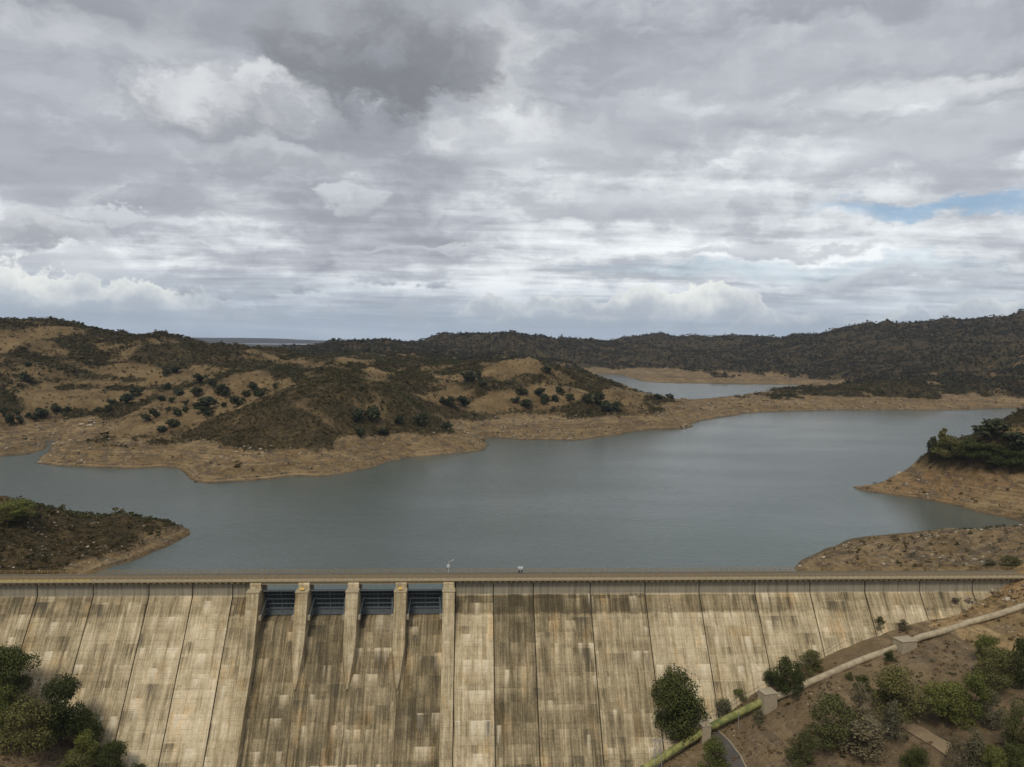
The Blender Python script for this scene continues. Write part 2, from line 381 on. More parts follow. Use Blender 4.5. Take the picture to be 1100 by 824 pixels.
def shore_sd(x, y):
    d1, i1 = seg_dist(x, y, LAKE); d2, i2 = seg_dist(x, y, LAKE2)
    s1 = np.where(i1, -d1, d1); s2 = np.where(i2, -d2, d2)
    sd = np.minimum(s1, s2)
    rag = (fbm(x/26, y/26, 4, 3)-0.5)*9.0+(fbm(x/6, y/6, 2, 5)-0.5)*2.2
    return sd+rag*np.clip(np.hypot(x, y+209)/500, 0.45, 1.6)*0.8
def up_height(x, y, full=False):
    """height over the water of the land upstream of the dam"""
    x = np.ravel(x); y = np.ravel(y)
    h = HILL(x, y); sd = shore_sd(x, y)
    rng = np.hypot(x, y+209)
    gul = (ridged(x/190+3, y/190, 3, 11)-0.5)
    far = sstep(rng, 900, 1900)
    n = ((fbm(x/62, y/62, 5, 21)-0.5)*17-5.0)*(1-far)+(ridged(x/95, y/95, 3, 13)-0.5)*9.0*(1-far)+((gul-0.34)*36+(fbm(x/260, y/260, 4, 31)-0.62)*26)*far
    n = n+(fbm(x/9, y/9, 3, 41)-0.5)*2.2
    head = sstep(x, 120, 160)*(1-sstep(y, 430, 560))
    head = head*sstep(y, 125, 165)
    w = sstep(sd, 4, 70-42*head)
    low = sstep(x, 85, 110)*(1-sstep(y, 118, 150))
    band = (10.5-6.5*low)*(1-np.exp(-np.maximum(sd, 0)/19.0))
    rough = (fbm(x/14, y/14, 4, 51)-0.45)*4.4*sstep(sd, 1, 14)+(ridged(x/30, y/30, 4, 53)-0.5)*5.5*sstep(sd, 3, 20)
    z = band+rough*(1-w*0.6)*(1-0.3*low)+(h-9.5+6.5*low)*w+n*sstep(sd, 12, 110)*(1-0.6*head)
    z = np.where(sd > 0, np.maximum(z, 0.25*np.minimum(sd, 3)), np.maximum(sd*0.22, -14))
    fz = -30+62*fbm(x/1500, y/1500, 4, 61)+22*sstep(rng, 7000, 9000)*fbm(x/2600, y/2600, 3, 63)
    far2 = sstep(rng, 2900, 4200)
    z = z*(1-far2)+fz*far2
    return (z, sd, h) if full else z

# land downstream of the dam: valley sides rising to both abutments
NB, Z_LIP = 0.75, -4.7                                # slope of the downstream face, height where it starts
def on_face(pts):
    d = rays(pts)                                     # plane: y + NB*(Z_LIP - z) = 0
    t = -(CAM[1]+NB*(Z_LIP-CAM[2]))/(d[:, 1]-NB*d[:, 2])
    return CAM[None]+d*t[:, None]
def on_wall(pts, y=0.0):
    d = rays(pts); t = (y-CAM[1])/d[:, 1]
    return CAM[None]+d*t[:, None]
cr = on_face([(1060, 646), (1030, 656), (1000, 666), (950, 680), (900, 700), (860, 718), (815, 742), (780, 768), (755, 790), (720, 812), (690, 838), (660, 858)])
cl = on_face([(150, 836), (110, 806), (60, 766), (0, 728), (-60, 690), (-120, 655)])
_d = []
for P in list(cr)+list(cl):
    for dy, dz in ((0, 0), (-18, -0.6), (-45, -3.0), (-85, -8.0), (-140, -16.0)):
        _d.append((P[0]+(0.10*dy if P[0] < 0 else 0.0), P[1]+dy, P[2]+dz))
for y in (0, -25, -60, -120):
    _d.append((165, y, 2.0+y*0.03)); _d.append((230, y, 8.0+y*0.02)); _d.append((-175, y, 0.0)); _d.append((-240, y, 8.0))
    _d.append((-20, y-40, -52.0)); _d.append((10, y-40, -52.0))
VALE = RBF(_d, 14.0, 0.3)
def dn_height(x, y):
    x = np.ravel(x); y = np.ravel(y)
    z = VALE(x, y)
    z = z+(fbm(x/16, y/16, 4, 71)-0.5)*2.2+(fbm(x/4, y/4, 3, 73)-0.5)*0.7
    # bench the pipeline runs on, and the road
    return z
def hit(pts, fn, z0=0.0, lo=60.0, hi=3200.0, n=2600):
    """first hit of each picture ray with a height field"""
    d = rays(pts); d = d/np.hypot(d[:, 0], d[:, 1])[:, None]
    ts = lo*(hi/lo)**(np.arange(n)/(n-1))
    out = []
    for k in range(len(d)):
        X = CAM[0]+d[k, 0]*ts; Y = CAM[1]+d[k, 1]*ts; Z = CAM[2]+d[k, 2]*ts
        H = fn(X, Y)+z0
        i = np.argmax(Z < H)
        if i == 0: i = n-1
        g0, g1 = Z[i-1]-H[i-1], Z[i]-H[i]
        t = ts[i-1]+(ts[i]-ts[i-1])*g0/(g0-g1+1e-9)
        out.append((CAM[0]+d[k, 0]*t, CAM[1]+d[k, 1]*t, CAM[2]+d[k, 2]*t, t))
    return np.array(out)
def hit_up(pts): return hit(pts, up_height, WATER_Z, 225.0, 3200.0, 1500)
def hit_dn(pts): return hit(pts, dn_height, 0.0, 60.0, 260.0, 500)

# ------------------------------------------------------------------ object helpers
def link(o, parent=None):
    COL.objects.link(o)
    if parent is not None: o.parent = parent
    return o
def tag(o, label=None, cat=None, group=None, kind=None):
    for k, v in (('label', label), ('category', cat), ('group', group), ('kind', kind)):
        if v: o[k] = v
    return o
def mesh_obj(name, verts, faces, mat, parent=None, smooth=False, attrs=None):
    me = bpy.data.meshes.new(name)
    V = np.asarray(verts, np.float32)
    if isinstance(faces, np.ndarray):
        k = faces.shape[1]
        me.vertices.add(len(V)); me.vertices.foreach_set('co', V.ravel())
        me.loops.add(faces.size); me.loops.foreach_set('vertex_index', faces.astype(np.int32).ravel())
        me.polygons.add(len(faces)); me.polygons.foreach_set('loop_start', np.arange(0, faces.size, k, dtype=np.int32))
        me.polygons.foreach_set('loop_total', np.full(len(faces), k, np.int32))
        me.update(calc_edges=True)
    else:
        me.from_pydata([tuple(v) for v in V], [], faces)
    for nm, data in (attrs or {}).items():
        a = me.attributes.new(nm, 'FLOAT', 'POINT'); a.data.foreach_set('value', np.asarray(data, np.float32))
    if smooth:
        me.polygons.foreach_set('use_smooth', np.ones(len(me.polygons), bool))
    me.materials.append(mat)
    me.validate()
    return link(bpy.data.objects.new(name, me), parent)
def empty(name, loc=(0, 0, 0), rz=0.0):
    o = bpy.data.objects.new(name, None); o.location = loc; o.rotation_euler = (0, 0, rz); o.empty_display_size = 0.5
    return link(o)
def new_mat(name):
    m = bpy.data.materials.new(name); m.use_nodes = True
    t = NT(m.node_tree); b = m.node_tree.nodes['Principled BSDF']
    b.inputs['Specular IOR Level'].default_value = 0.3
    return m, t, b
def pos(t):
    return t.n.new('ShaderNodeNewGeometry').outputs['Position']
def bump(t, b, h, strength=0.4, dist=0.1):
    n = t.n.new('ShaderNodeBump'); n.inputs['Strength'].default_value = strength; n.inputs['Distance'].default_value = dist
    t.put(n.inputs['Height'], h); t.l.new(n.outputs[0], b.inputs['Normal'])
def simple_mat(name, c, rough=0.7, metal=0.0, var=0.25, scale=1.5):
    m, t, b = new_mat(name)
    n = t.noise(pos(t), scale, 5.0, 0.6)
    dark = tuple(v*(1-var) for v in c); lite = tuple(min(1, v*(1+var)) for v in c)
    t.put(b.inputs['Base Color'], t.mix(n, dark, lite)); b.inputs['Roughness'].default_value = rough; b.inputs['Metallic'].default_value = metal
    return m

# ------------------------------------------------------------------ land materials
def land_material(name, gain=1.0):
    m, t, b = new_mat(name)
    P = pos(t); x, y, z = t.sep(P)
    cover = t.attr('scrub'); bare = t.attr('bare'); dry = t.attr('field')
    nf = t.noise(P, 0.35, 6.0, 0.65); nm_ = t.noise(P, 0.045, 6.0, 0.6); nl = t.noise(P, 0.009, 4.0, 0.55)
    strand = t.noise(t.xyz(t.mul(x, 0.012), t.mul(y, 0.012), t.mul(z, 1.5)), 1.0, 4.0, 0.62)
    soil = t.ramp(t.add(t.mul(nm_, 0.55), t.mul(nf, 0.45)), [(0.36, (0.088, 0.057, 0.026)), (0.49, (0.192, 0.130, 0.060)), (0.62, (0.30, 0.212, 0.108))])
    soil = t.mix(t.ss(strand, 0.47, 0.66, 0.0, 0.5), soil, (0.30, 0.22, 0.125))
    soil = t.mix(t.ss(strand, 0.47, 0.36, 0.0, 0.5), soil, (0.105, 0.076, 0.046))
    soil = t.mix(t.ss(nl, 0.56, 0.68, 0.0, 0.35), soil, (0.24, 0.135, 0.062))
    rk = t.noise(t.xyz(x, y, t.mul(z, 2.5)), 0.16, 7.0, 0.7)
    soil = t.mix(t.ss(rk, 0.50, 0.57, 0.0, 0.8), soil, t.mix(nf, (0.055, 0.042, 0.027), (0.15, 0.118, 0.08)))
    soil = t.mix(t.ss(t.noise(P, 0.7, 4.0, 0.7), 0.57, 0.68, 0.0, 0.6), soil, (0.40, 0.33, 0.22))
    lines = t.noise(t.xyz(t.mul(x, 0.006), t.mul(y, 0.006), t.mul(z, 2.6)), 1.0, 3.0, 0.7)
    soil = t.mix(t.ss(lines, 0.54, 0.64, 0.0, 0.40), soil, (0.33, 0.25, 0.15))
    soil = t.mix(t.ss(lines, 0.45, 0.36, 0.0, 0.45), soil, (0.085, 0.062, 0.037))
    grass = t.ramp(t.add(t.mul(nm_, 0.6), t.mul(nf, 0.4)), [(0.36, (0.084, 0.058, 0.027)), (0.5, (0.172, 0.119, 0.057)), (0.64, (0.250, 0.178, 0.090))])
    scrub = t.ramp(t.add(t.mul(nf, 0.6), t.mul(nm_, 0.4)), [(0.36, (0.020, 0.018, 0.008)), (0.50, (0.050, 0.039, 0.018)), (0.64, (0.150, 0.105, 0.050))])
    scrub = t.mix(t.ss(nl, 0.40, 0.62, 0.0, 0.5), scrub, t.mix(nf, (0.028, 0.027, 0.011), (0.095, 0.064, 0.034)))
    base = t.mix(dry, t.mix(0.5, soil, grass), grass)
    base = t.mix(cover, base, scrub)
    base = t.mix(bare, base, soil)
    # ground near the waterline is damp and paler silt
    wet = t.ss(z, WATER_Z+0.9, WATER_Z+0.25)
    base = t.mix(t.mul(wet, 0.55), base, (0.075, 0.06, 0.042))
    if gain != 1.0: base = t.mix(1.0, base, (gain*1.0, gain*0.99, gain*0.98), 'MULTIPLY')
    t.put(b.inputs['Base Color'], base); b.inputs['Roughness'].default_value = 0.95; b.inputs['Specular IOR Level'].default_value = 0.1
    bump(t, b, t.add(t.mul(nf, 0.8), t.mul(t.noise(P, 1.6, 4.0, 0.6), 0.3)), 1.0, 1.6)
    return m
M_LAND = land_material('hill_ground')
M_BANK = land_material('stony_bank_ground', 1.5)

# dry fields, trails and clearings among the scrub (picture outlines laid on the hills)
FIELDS = [
 [(0, 358), (40, 350), (80, 350), (86, 354), (60, 362), (35, 370), (10, 378), (0, 379), (-80, 384), (-80, 362)],
 [(12, 425), (35, 410), (75, 407), (120, 408), (165, 411), (165, 428), (130, 440), (100, 442), (60, 443), (28, 438)],
 [(80, 392), (100, 396), (130, 390), (160, 388), (190, 398), (215, 402), (236, 404), (230, 408), (180, 412), (140, 412), (120, 402), (95, 400)],
 [(196, 400), (205, 391), (222, 392), (236, 402), (214, 405)],
 [(90, 468), (120, 450), (150, 440), (165, 424), (230, 412), (260, 400), (290, 401), (326, 411), (290, 425), (255, 440), (215, 455), (190, 464), (165, 470), (150, 468), (130, 476)],
 [(265, 377), (300, 384), (350, 390), (362, 394), (325, 393), (285, 386)],
 [(355, 388), (380, 384), (412, 386), (400, 391), (370, 391)],
 [(325, 400), (335, 398), (340, 406), (328, 410)],
 [(390, 398), (430, 397), (420, 410), (395, 413)],
 [(430, 418), (480, 413), (508, 418), (505, 432), (470, 434), (450, 426)],
 [(462, 402), (500, 398), (497, 409), (470, 409)],
 [(512, 402), (535, 389), (560, 383), (582, 391), (597, 400), (562, 402), (532, 409)],
 [(520, 425), (545, 417), (585, 412), (625, 418), (640, 430), (605, 436), (565, 440), (525, 446), (500, 444), (490, 434)],
 [(640, 425), (700, 424), (695, 441), (650, 438)],
 [(1046, 470), (1070, 463), (1110, 456), (1140, 470), (1110, 486), (1075, 482)],
 [(0, 440), (30, 445), (80, 452), (100, 460), (60, 478), (0, 470), (-60, 470), (-60, 440)],
 [(690, 431), (745, 431), (790, 429), (760, 436), (720, 441)],
]
HEDGES = [[(58, 416), (68, 413), (80, 414), (80, 419), (62, 419)], [(83, 415), (95, 414), (107, 417), (95, 419), (83, 418)], [(112, 416), (130, 413), (165, 415), (165, 419), (135, 420), (113, 419)],
          [(128, 407), (140, 404), (158, 407), (155, 410), (132, 410)], [(90, 444), (110, 438), (140, 432), (165, 428), (160, 434), (120, 446), (95, 452)]]
_all = [p for poly in FIELDS+HEDGES for p in poly]
_h = hit_up(_all)[:, :2]
FIELD_W, HEDGE_W = [], []
_k = 0
for grp, dst in ((FIELDS, FIELD_W), (HEDGES, HEDGE_W)):
    for poly in grp:
        dst.append(_h[_k:_k+len(poly)]); _k += len(poly)

def land_cover(x, y, z, sd):
    """scrub, dry-grass and bare-soil weights; z is height over the water"""
    rng = np.hypot(x, y+209)
    sc = np.clip(rng/600, 0.5, 2.5)
    edge = (fbm(x/22, y/22, 4, 81)-0.5)*22*sc
    fld = np.zeros(len(x))
    near = rng < 1600
    idx = np.nonzero(near)[0]
    for poly in FIELD_W:
        lo, hi = poly.min(0)-30, poly.max(0)+30
        s = idx[(x[idx] > lo[0]) & (x[idx] < hi[0]) & (y[idx] > lo[1]) & (y[idx] < hi[1])]
        if len(s):
            d, i = seg_dist(x[s], y[s], poly); sdp = np.where(i, d, -d)+edge[s]*0.5
            fld[s] = np.maximum(fld[s], sstep(sdp, -3, 5))
    for poly in HEDGE_W:
        lo, hi = poly.min(0)-10, poly.max(0)+10
        s = idx[(x[idx] > lo[0]) & (x[idx] < hi[0]) & (y[idx] > lo[1]) & (y[idx] < hi[1])]
        if len(s):
            d, i = seg_dist(x[s], y[s], poly); fld[s] *= 1-np.where(i, 1.0, 0.0)
    spots = sstep(fbm(x/30, y/30, 4, 91), 0.60, 0.70)*0.7
    fld = np.maximum(fld, spots*(rng < 1500))
    lvl = 11.5+(fbm(x/30, y/30, 4, 93)-0.5)*9
    lvl = np.where((x > 150) & (y < 330), lvl+3, lvl)
    lvl = np.where((x < -80) & (y < 160), 2.5+(lvl-11.5)*0.5, lvl)
    bare = 1-sstep(z, lvl-1.2, lvl+1.0)
    bare = bare*(1-sstep(rng, 2400, 2900)); fld = fld*(1-sstep(rng, 1500, 1900))
    scrub = (1-fld)*(1-bare)
    return scrub, fld*(1-bare), bare

# ------------------------------------------------------------------ the hills
def build_hills():
    na, nr = 860, 760
    a = np.radians(np.linspace(-41, 48, na))
    r = 200.0*(11800/200.0)**np.linspace(0, 1, nr)**1.12
    A, Rr = np.meshgrid(a, r)
    X = (CAM[0]+Rr*np.sin(A)).ravel(); Y = (CAM[1]+Rr*np.cos(A)).ravel()
    ok = Y > 3.0
    Y2 = np.maximum(Y, 3.0)
    z, sd, _ = up_height(X, Y2, True)
    s, f, b = land_cover(X, Y2, z, sd)
    idx = np.arange(na*nr).reshape(nr, na)
    q = np.stack([idx[:-1, :-1], idx[:-1, 1:], idx[1:, 1:], idx[1:, :-1]], -1).reshape(-1, 4)
    keep = ok[q].any(1) & (z[q].max(1) > -7.0)
    q = q[keep]
    used = np.zeros(na*nr, bool); used[q.ravel()] = True
    remap = np.cumsum(used)-1
    V = np.stack([X, Y2, z+WATER_Z], 1)[used]
    o = mesh_obj('hills', V, remap[q], M_LAND, None, True, {'scrub': s[used], 'field': f[used], 'bare': b[used]})
    tag(o, kind='structure')
    return o
hills = build_hills()

def build_valley():
    xs = np.arange(-230, 231, 0.8); ys = np.arange(-209, 6.1, 0.8)
    X, Y = np.meshgrid(xs, ys); X = X.ravel(); Y = Y.ravel()
    z = dn_height(X, Y)
    n, m = len(xs), len(ys)
    g = fbm(X/12, Y/12, 4, 101)
    scrub = sstep(g, 0.52, 0.68)*0.40
    bare = sstep(fbm(X/9, Y/9, 4, 103), 0.40, 0.6)*0.8
    idx = np.arange(n*m).reshape(m, n)
    q = np.stack([idx[:-1, :-1], idx[:-1, 1:], idx[1:, 1:], idx[1:, :-1]], -1).reshape(-1, 4)
    # nothing where the dam body stands
    inside = (Y > -NB*(Z_LIP-z)+3.0) & (np.abs(X) < 170)
    q = q[~inside[q].all(1)]
    o = mesh_obj('valley_slope', np.stack([X, Y, z], 1), q, M_BANK, None, True, {'scrub': scrub, 'field': 1-scrub, 'bare': bare})
    tag(o, kind='structure')
build_valley()

# ------------------------------------------------------------------ water
def build_water():
    m, t, b = new_mat('reservoir_water')
    P = pos(t); x, y, z = t.sep(P)
    t.put(b.inputs['Base Color'], t.mix(t.noise(P, 0.012, 3.0, 0.5), (0.074, 0.098, 0.088), (0.090, 0.114, 0.102)))
    b.inputs['Roughness'].default_value = 0.22
    b.inputs['IOR'].default_value = 1.333; b.inputs['Specular IOR Level'].default_value = 0.5
    w1 = t.noise(t.xyz(t.mul(x, 0.8), t.mul(y, 1.6), 0.0), 0.55, 4.0, 0.6)
    w2 = t.noise(t.xyz(t.mul(x, 0.30), t.mul(y, 0.9), 3.0), 0.22, 3.0, 0.55)
    calm = t.ss(t.noise(t.xyz(t.mul(x, 0.5), t.mul(y, 1.3), 9.0), 0.011, 4.0, 0.55), 0.36, 0.62, 0.62, 1.0)
    t.put(b.inputs['Roughness'], t.lin(calm, 0.62, 1.0, 0.12, 0.19))
    bump(t, b, t.mul(t.add(w1, w2), calm), 0.5, 0.5)
    c = [(-900, 3.6), (1600, 3.6), (1600, 2600), (-900, 2600)]
    o = mesh_obj('water', [(x, y, WATER_Z) for x, y in c], [(0, 1, 2, 3)], m)
    tag(o, kind='structure')
build_water()
# ------------------------------------------------------------------ concrete
def concrete_material(name, clean=(0.515, 0.43, 0.28), mid=(0.33, 0.266, 0.160), dark=(0.150, 0.121, 0.070)):
    m, t, b = new_mat(name)
    P = pos(t); x, y, z = t.sep(P)
    dirt = t.attr('dirt', 'OBJECT'); band = t.attr('band', 'OBJECT'); seed = t.attr('seed', 'OBJECT'); patch = t.attr('patch', 'OBJECT')
    xs = t.add(x, t.mul(seed, 7.0))
    # long vertical runs, fine and coarse
    s1 = t.noise(t.xyz(t.mul(xs, 0.55), 0.0, t.mul(z, 0.030)), 1.0, 7.0, 0.72)
    s2 = t.noise(t.xyz(t.mul(xs, 1.7), 3.0, t.mul(z, 0.085)), 1.0, 5.0, 0.68)
    big = t.noise(t.xyz(t.mul(xs, 0.075), 1.0, t.mul(z, 0.085)), 1.0, 4.0, 0.55)
    fine = t.noise(P, 1.9, 5.0, 0.65)
    # pours: each lift holds dirt differently; washed runs start at a lift joint and fade downwards
    def lift(h, oz):
        zz = t.add(t.add(z, t.mul(t.m('FRACT', t.mul(seed, 3.7)), h)), t.mul(t.sub(t.noise(t.xyz(0.0, seed, t.mul(z, 0.10)), 1.0, 1.0, 0.5), 0.5), 7.0))
        q = t.add(t.m('DIVIDE', zz, h), oz)
        return t.m('FLOOR', q), t.m('FRACT', q)
    r1, f1 = lift(3.84, 0.2); r2, f2 = lift(5.76, 0.55); r3, f3 = lift(1.92, 0.2)
    w1 = t.noise(t.xyz(t.mul(xs, 0.24), t.mul(r1, 3.71), seed), 1.0, 3.0, 0.55)
    w2 = t.noise(t.xyz(t.mul(xs, 0.36), t.mul(r2, 5.13), t.add(seed, 9.0)), 1.0, 2.5, 0.55)
    c1 = t.white(t.xyz(r1, seed, 1.0)); c3 = t.white(t.xyz(r3, seed, 2.0))
    d = t.add(t.mul(dirt, 0.95), t.mul(t.sub(s1, 0.5), 1.5))
    s3 = t.noise(t.xyz(t.mul(xs, 4.2), 6.0, t.mul(z, 0.11)), 1.0, 4.0, 0.7)
    d = t.add(d, t.mul(t.sub(s2, 0.5), 1.7))
    d = t.add(d, t.mul(t.sub(s3, 0.5), 0.9))
    d = t.add(d, t.mul(t.sub(big, 0.5), 0.9))
    d = t.add(d, t.mul(t.sub(c1, 0.5), 0.14))
    d = t.add(d, t.mul(t.sub(c3, 0.5), 0.12))
    d = t.add(d, t.mul(t.sub(fine, 0.5), 0.6))
    d = t.add(d, t.mul(t.mul(t.sub(w1, 0.5), t.ss(t.add(f1, t.mul(t.sub(s2, 0.5), 1.5)), -0.1, 0.9)), t.mul(patch, 1.7)))
    wash = t.mul(t.ss(w2, 0.50, 0.66), t.ss(t.add(t.mul(f2, 0.9), t.mul(t.sub(s2, 0.5), 1.6)), 0.30, 1.0))
    d = t.sub(d, t.mul(t.mul(wash, patch), 0.75))
    # algae belt under the lip of the crest wall
    zb = t.add(z, t.mul(t.sub(w2, 0.5), 2.5))
    belt = t.mul(t.ss(zb, -9.2, -8.5), t.ss(z, -4.75, -4.95))
    d = t.add(d, t.mul(t.mul(belt, band), 0.55))
    k = t.lin(d, -0.30, 1.25)
    colr = t.ramp(k, [(0.0, (0.66, 0.56, 0.39)), (0.26, clean), (0.52, mid), (0.78, dark), (1.0, (0.075, 0.060, 0.034))])
    warm = t.noise(t.xyz(t.mul(xs, 0.22), 5.0, t.mul(z, 0.12)), 1.0, 4.0, 0.6)
    colr = t.mix(t.ss(warm, 0.52, 0.70, 0.0, 0.45), colr, t.mix(1.0, colr, (1.18, 0.92, 0.62), 'MULTIPLY'))
    grain = t.add(t.mul(t.noise(t.xyz(t.mul(xs, 3.4), 0.0, t.mul(z, 0.5)), 1.0, 4.0, 0.7), 0.6), t.mul(t.noise(P, 0.8, 6.0, 0.72), 0.4))
    gv = t.lin(grain, 0.30, 0.70, 0.72, 1.30)
    colr = t.mix(1.0, colr, t.xyz(gv, gv, gv), 'MULTIPLY')
    # lime runs and soot-black runs
    lime = t.mul(t.mul(t.ss(s3, 0.47, 0.60), t.ss(w2, 0.56, 0.63)), t.ss(t.add(f2, t.mul(t.sub(s2, 0.5), 2.2)), 0.45, 0.95))
    colr = t.mix(t.mul(t.mul(lime, patch), 0.8), colr, (0.60, 0.555, 0.46))
    soot = t.mul(t.mul(t.ss(s3, 0.45, 0.60), t.ss(w1, 0.58, 0.66)), t.ss(t.add(f1, t.mul(t.sub(s2, 0.5), 2.0)), 0.15, 0.85))
    colr = t.mix(t.mul(t.mul(soot, patch), 0.8), colr, (0.085, 0.078, 0.068))
    # lift joints and shutter-board lines
    lz = t.m('ABSOLUTE', t.sub(t.m('FRACT', t.add(t.m('DIVIDE', z, 1.92), 0.2)), 0.5))
    line = t.mul(t.ss(lz, 0.465, 0.492), t.ss(t.noise(t.xyz(t.mul(xs, 0.3), 0.0, t.m('FLOOR', t.m('DIVIDE', z, 1.92))), 1.0, 3.0, 0.6), 0.40, 0.58))
    colr = t.mix(t.mul(line, 0.55), colr, (0.10, 0.08, 0.05))
    lq = t.m('ABSOLUTE', t.sub(t.m('FRACT', t.m('DIVIDE', z, 0.64)), 0.5))
    colr = t.mix(t.mul(t.ss(lq, 0.40, 0.48), t.ss(fine, 0.42, 0.62, 0.05, 0.32)), colr, (0.10, 0.08, 0.05))
    lx = t.m('ABSOLUTE', t.sub(t.m('FRACT', t.m('DIVIDE', xs, 2.45)), 0.5))
    vline = t.mul(t.ss(lx, 0.475, 0.494), t.ss(t.noise(t.xyz(t.m('FLOOR', t.m('DIVIDE', xs, 2.45)), 0.0, t.mul(z, 0.2)), 1.0, 3.0, 0.6), 0.46, 0.60))
    colr = t.mix(t.mul(vline, 0.35), colr, (0.42, 0.35, 0.24))
    # the upright wall at the top: greyer concrete, fine drips
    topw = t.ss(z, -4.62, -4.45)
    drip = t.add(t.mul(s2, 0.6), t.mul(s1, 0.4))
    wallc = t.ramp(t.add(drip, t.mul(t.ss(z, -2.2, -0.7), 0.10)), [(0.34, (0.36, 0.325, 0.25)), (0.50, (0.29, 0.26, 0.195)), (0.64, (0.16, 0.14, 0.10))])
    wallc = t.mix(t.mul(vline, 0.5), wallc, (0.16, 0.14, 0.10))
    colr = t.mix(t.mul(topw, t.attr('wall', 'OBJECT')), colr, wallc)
    t.put(b.inputs['Base Color'], colr)
    b.inputs['Roughness'].default_value = 0.92; b.inputs['Specular IOR Level'].default_value = 0.15
    h = t.add(t.mul(fine, 0.5), t.mul(t.sub(1.0, line), 0.35))
    bump(t, b, t.add(h, t.mul(c1, 0.25)), 0.6, 0.12)
    return m
M_CON = concrete_material('weathered_concrete')
M_CORE = simple_mat('joint_filler', (0.055, 0.047, 0.034), 0.95)
M_DECK = simple_mat('crest_road_surface', (0.15, 0.125, 0.085), 0.9, var=0.3, scale=0.6)
M_KERB = simple_mat('crest_kerb_concrete', (0.38, 0.315, 0.20), 0.9, var=0.3, scale=1.0)
M_RAIL = simple_mat('ochre_painted_steel', (0.30, 0.20, 0.085), 0.6, var=0.3)
M_STEEL = simple_mat('gate_steel_grey_blue', (0.060, 0.078, 0.088), 0.55, 0.0, 0.35, 0.9)
M_STEEL2 = simple_mat('gate_girder_steel', (0.115, 0.135, 0.145), 0.55, 0.0, 0.35, 0.9)
M_TEAL = simple_mat('teal_ladder_paint', (0.10, 0.27, 0.30), 0.5)
M_WHITE = simple_mat('white_paint', (0.55, 0.55, 0.54), 0.5, var=0.08)
M_DARK = simple_mat('dark_grey_metal', (0.04, 0.04, 0.042), 0.6)
M_LAMP = simple_mat('yellow_lamp_housing', (0.75, 0.50, 0.14), 0.4, var=0.1)
M_GALV = simple_mat('galvanised_steel', (0.36, 0.36, 0.36), 0.5, 0.3, 0.2)
M_BLOCK = simple_mat('anchor_block_concrete', (0.36, 0.305, 0.215), 0.92, var=0.35, scale=0.9)
M_ASPH = simple_mat('worn_asphalt', (0.092, 0.082, 0.070), 0.9, var=0.35, scale=0.6)
M_LICH = simple_mat('yellow_lichen_concrete', (0.50, 0.38, 0.09), 0.9, var=0.3, scale=1.2)

def prism(profile, x0, x1, bev=0.0):
    """profile of (y, z) points swept along x: verts, faces"""
    n = len(profile)
    v = [(x0, y, z) for y, z in profile]+[(x1, y, z) for y, z in profile]
    f = [(k, (k+1) % n, n+(k+1) % n, n+k) for k in range(n)]
    f += [tuple(range(n-1, -1, -1)), tuple(range(n, 2*n))]
    return v, f
def box_vf(x0, x1, y0, y1, z0, z1):
    v = [(x0, y0, z0), (x1, y0, z0), (x1, y1, z0), (x0, y1, z0), (x0, y0, z1), (x1, y0, z1), (x1, y1, z1), (x0, y1, z1)]
    f = [(0, 3, 2, 1), (4, 5, 6, 7), (0, 1, 5, 4), (1, 2, 6, 5), (2, 3, 7, 6), (3, 0, 4, 7)]
    return v, f
def tube_vf(a, b, r0, r1=None, n=8, caps=True):
    a = Vector(a); b = Vector(b); r1 = r0 if r1 is None else r1
    d = (b-a).normalized(); u = d.orthogonal().normalized(); w = d.cross(u)
    v = []
    for p, r in ((a, r0), (b, r1)):
        for k in range(n):
            t = 2*math.pi*k/n
            v.append(tuple(p+u*(r*math.cos(t))+w*(r*math.sin(t))))
    f = [(k, (k+1) % n, n+(k+1) % n, n+k) for k in range(n)]
    if caps: f += [tuple(range(n-1, -1, -1)), tuple(range(n, 2*n))]
    return v, f
class Acc:
    def __init__(self): self.v = []; self.f = []
    def add(self, vf):
        o = len(self.v); self.v += list(vf[0]); self.f += [tuple(i+o for i in p) for p in vf[1]]
        return self
    def box(self, *a): return self.add(box_vf(*a))
    def tube(self, *a, **k): return self.add(tube_vf(*a, **k))
    def build(self, name, mat, parent=None, bevel=0.0, smooth=False):
        o = mesh_obj(name, self.v, self.f, mat, parent, smooth)
        bm = bmesh.new(); bm.from_mesh(o.data); bmesh.ops.recalc_face_normals(bm, faces=bm.faces)
        if bevel: bmesh.ops.bevel(bm, geom=bm.edges[:], offset=bevel, segments=1, affect='EDGES', profile=0.5)
        bm.to_mesh(o.data); bm.free()
        return o
def con(o, dirt=0.5, band=0.0, seed=0.0, wall=0.0, patch=1.0):
    o['patch'] = float(patch)
    o['dirt'] = float(dirt); o['band'] = float(band); o['seed'] = float(seed); o['wall'] = float(wall)
    return o

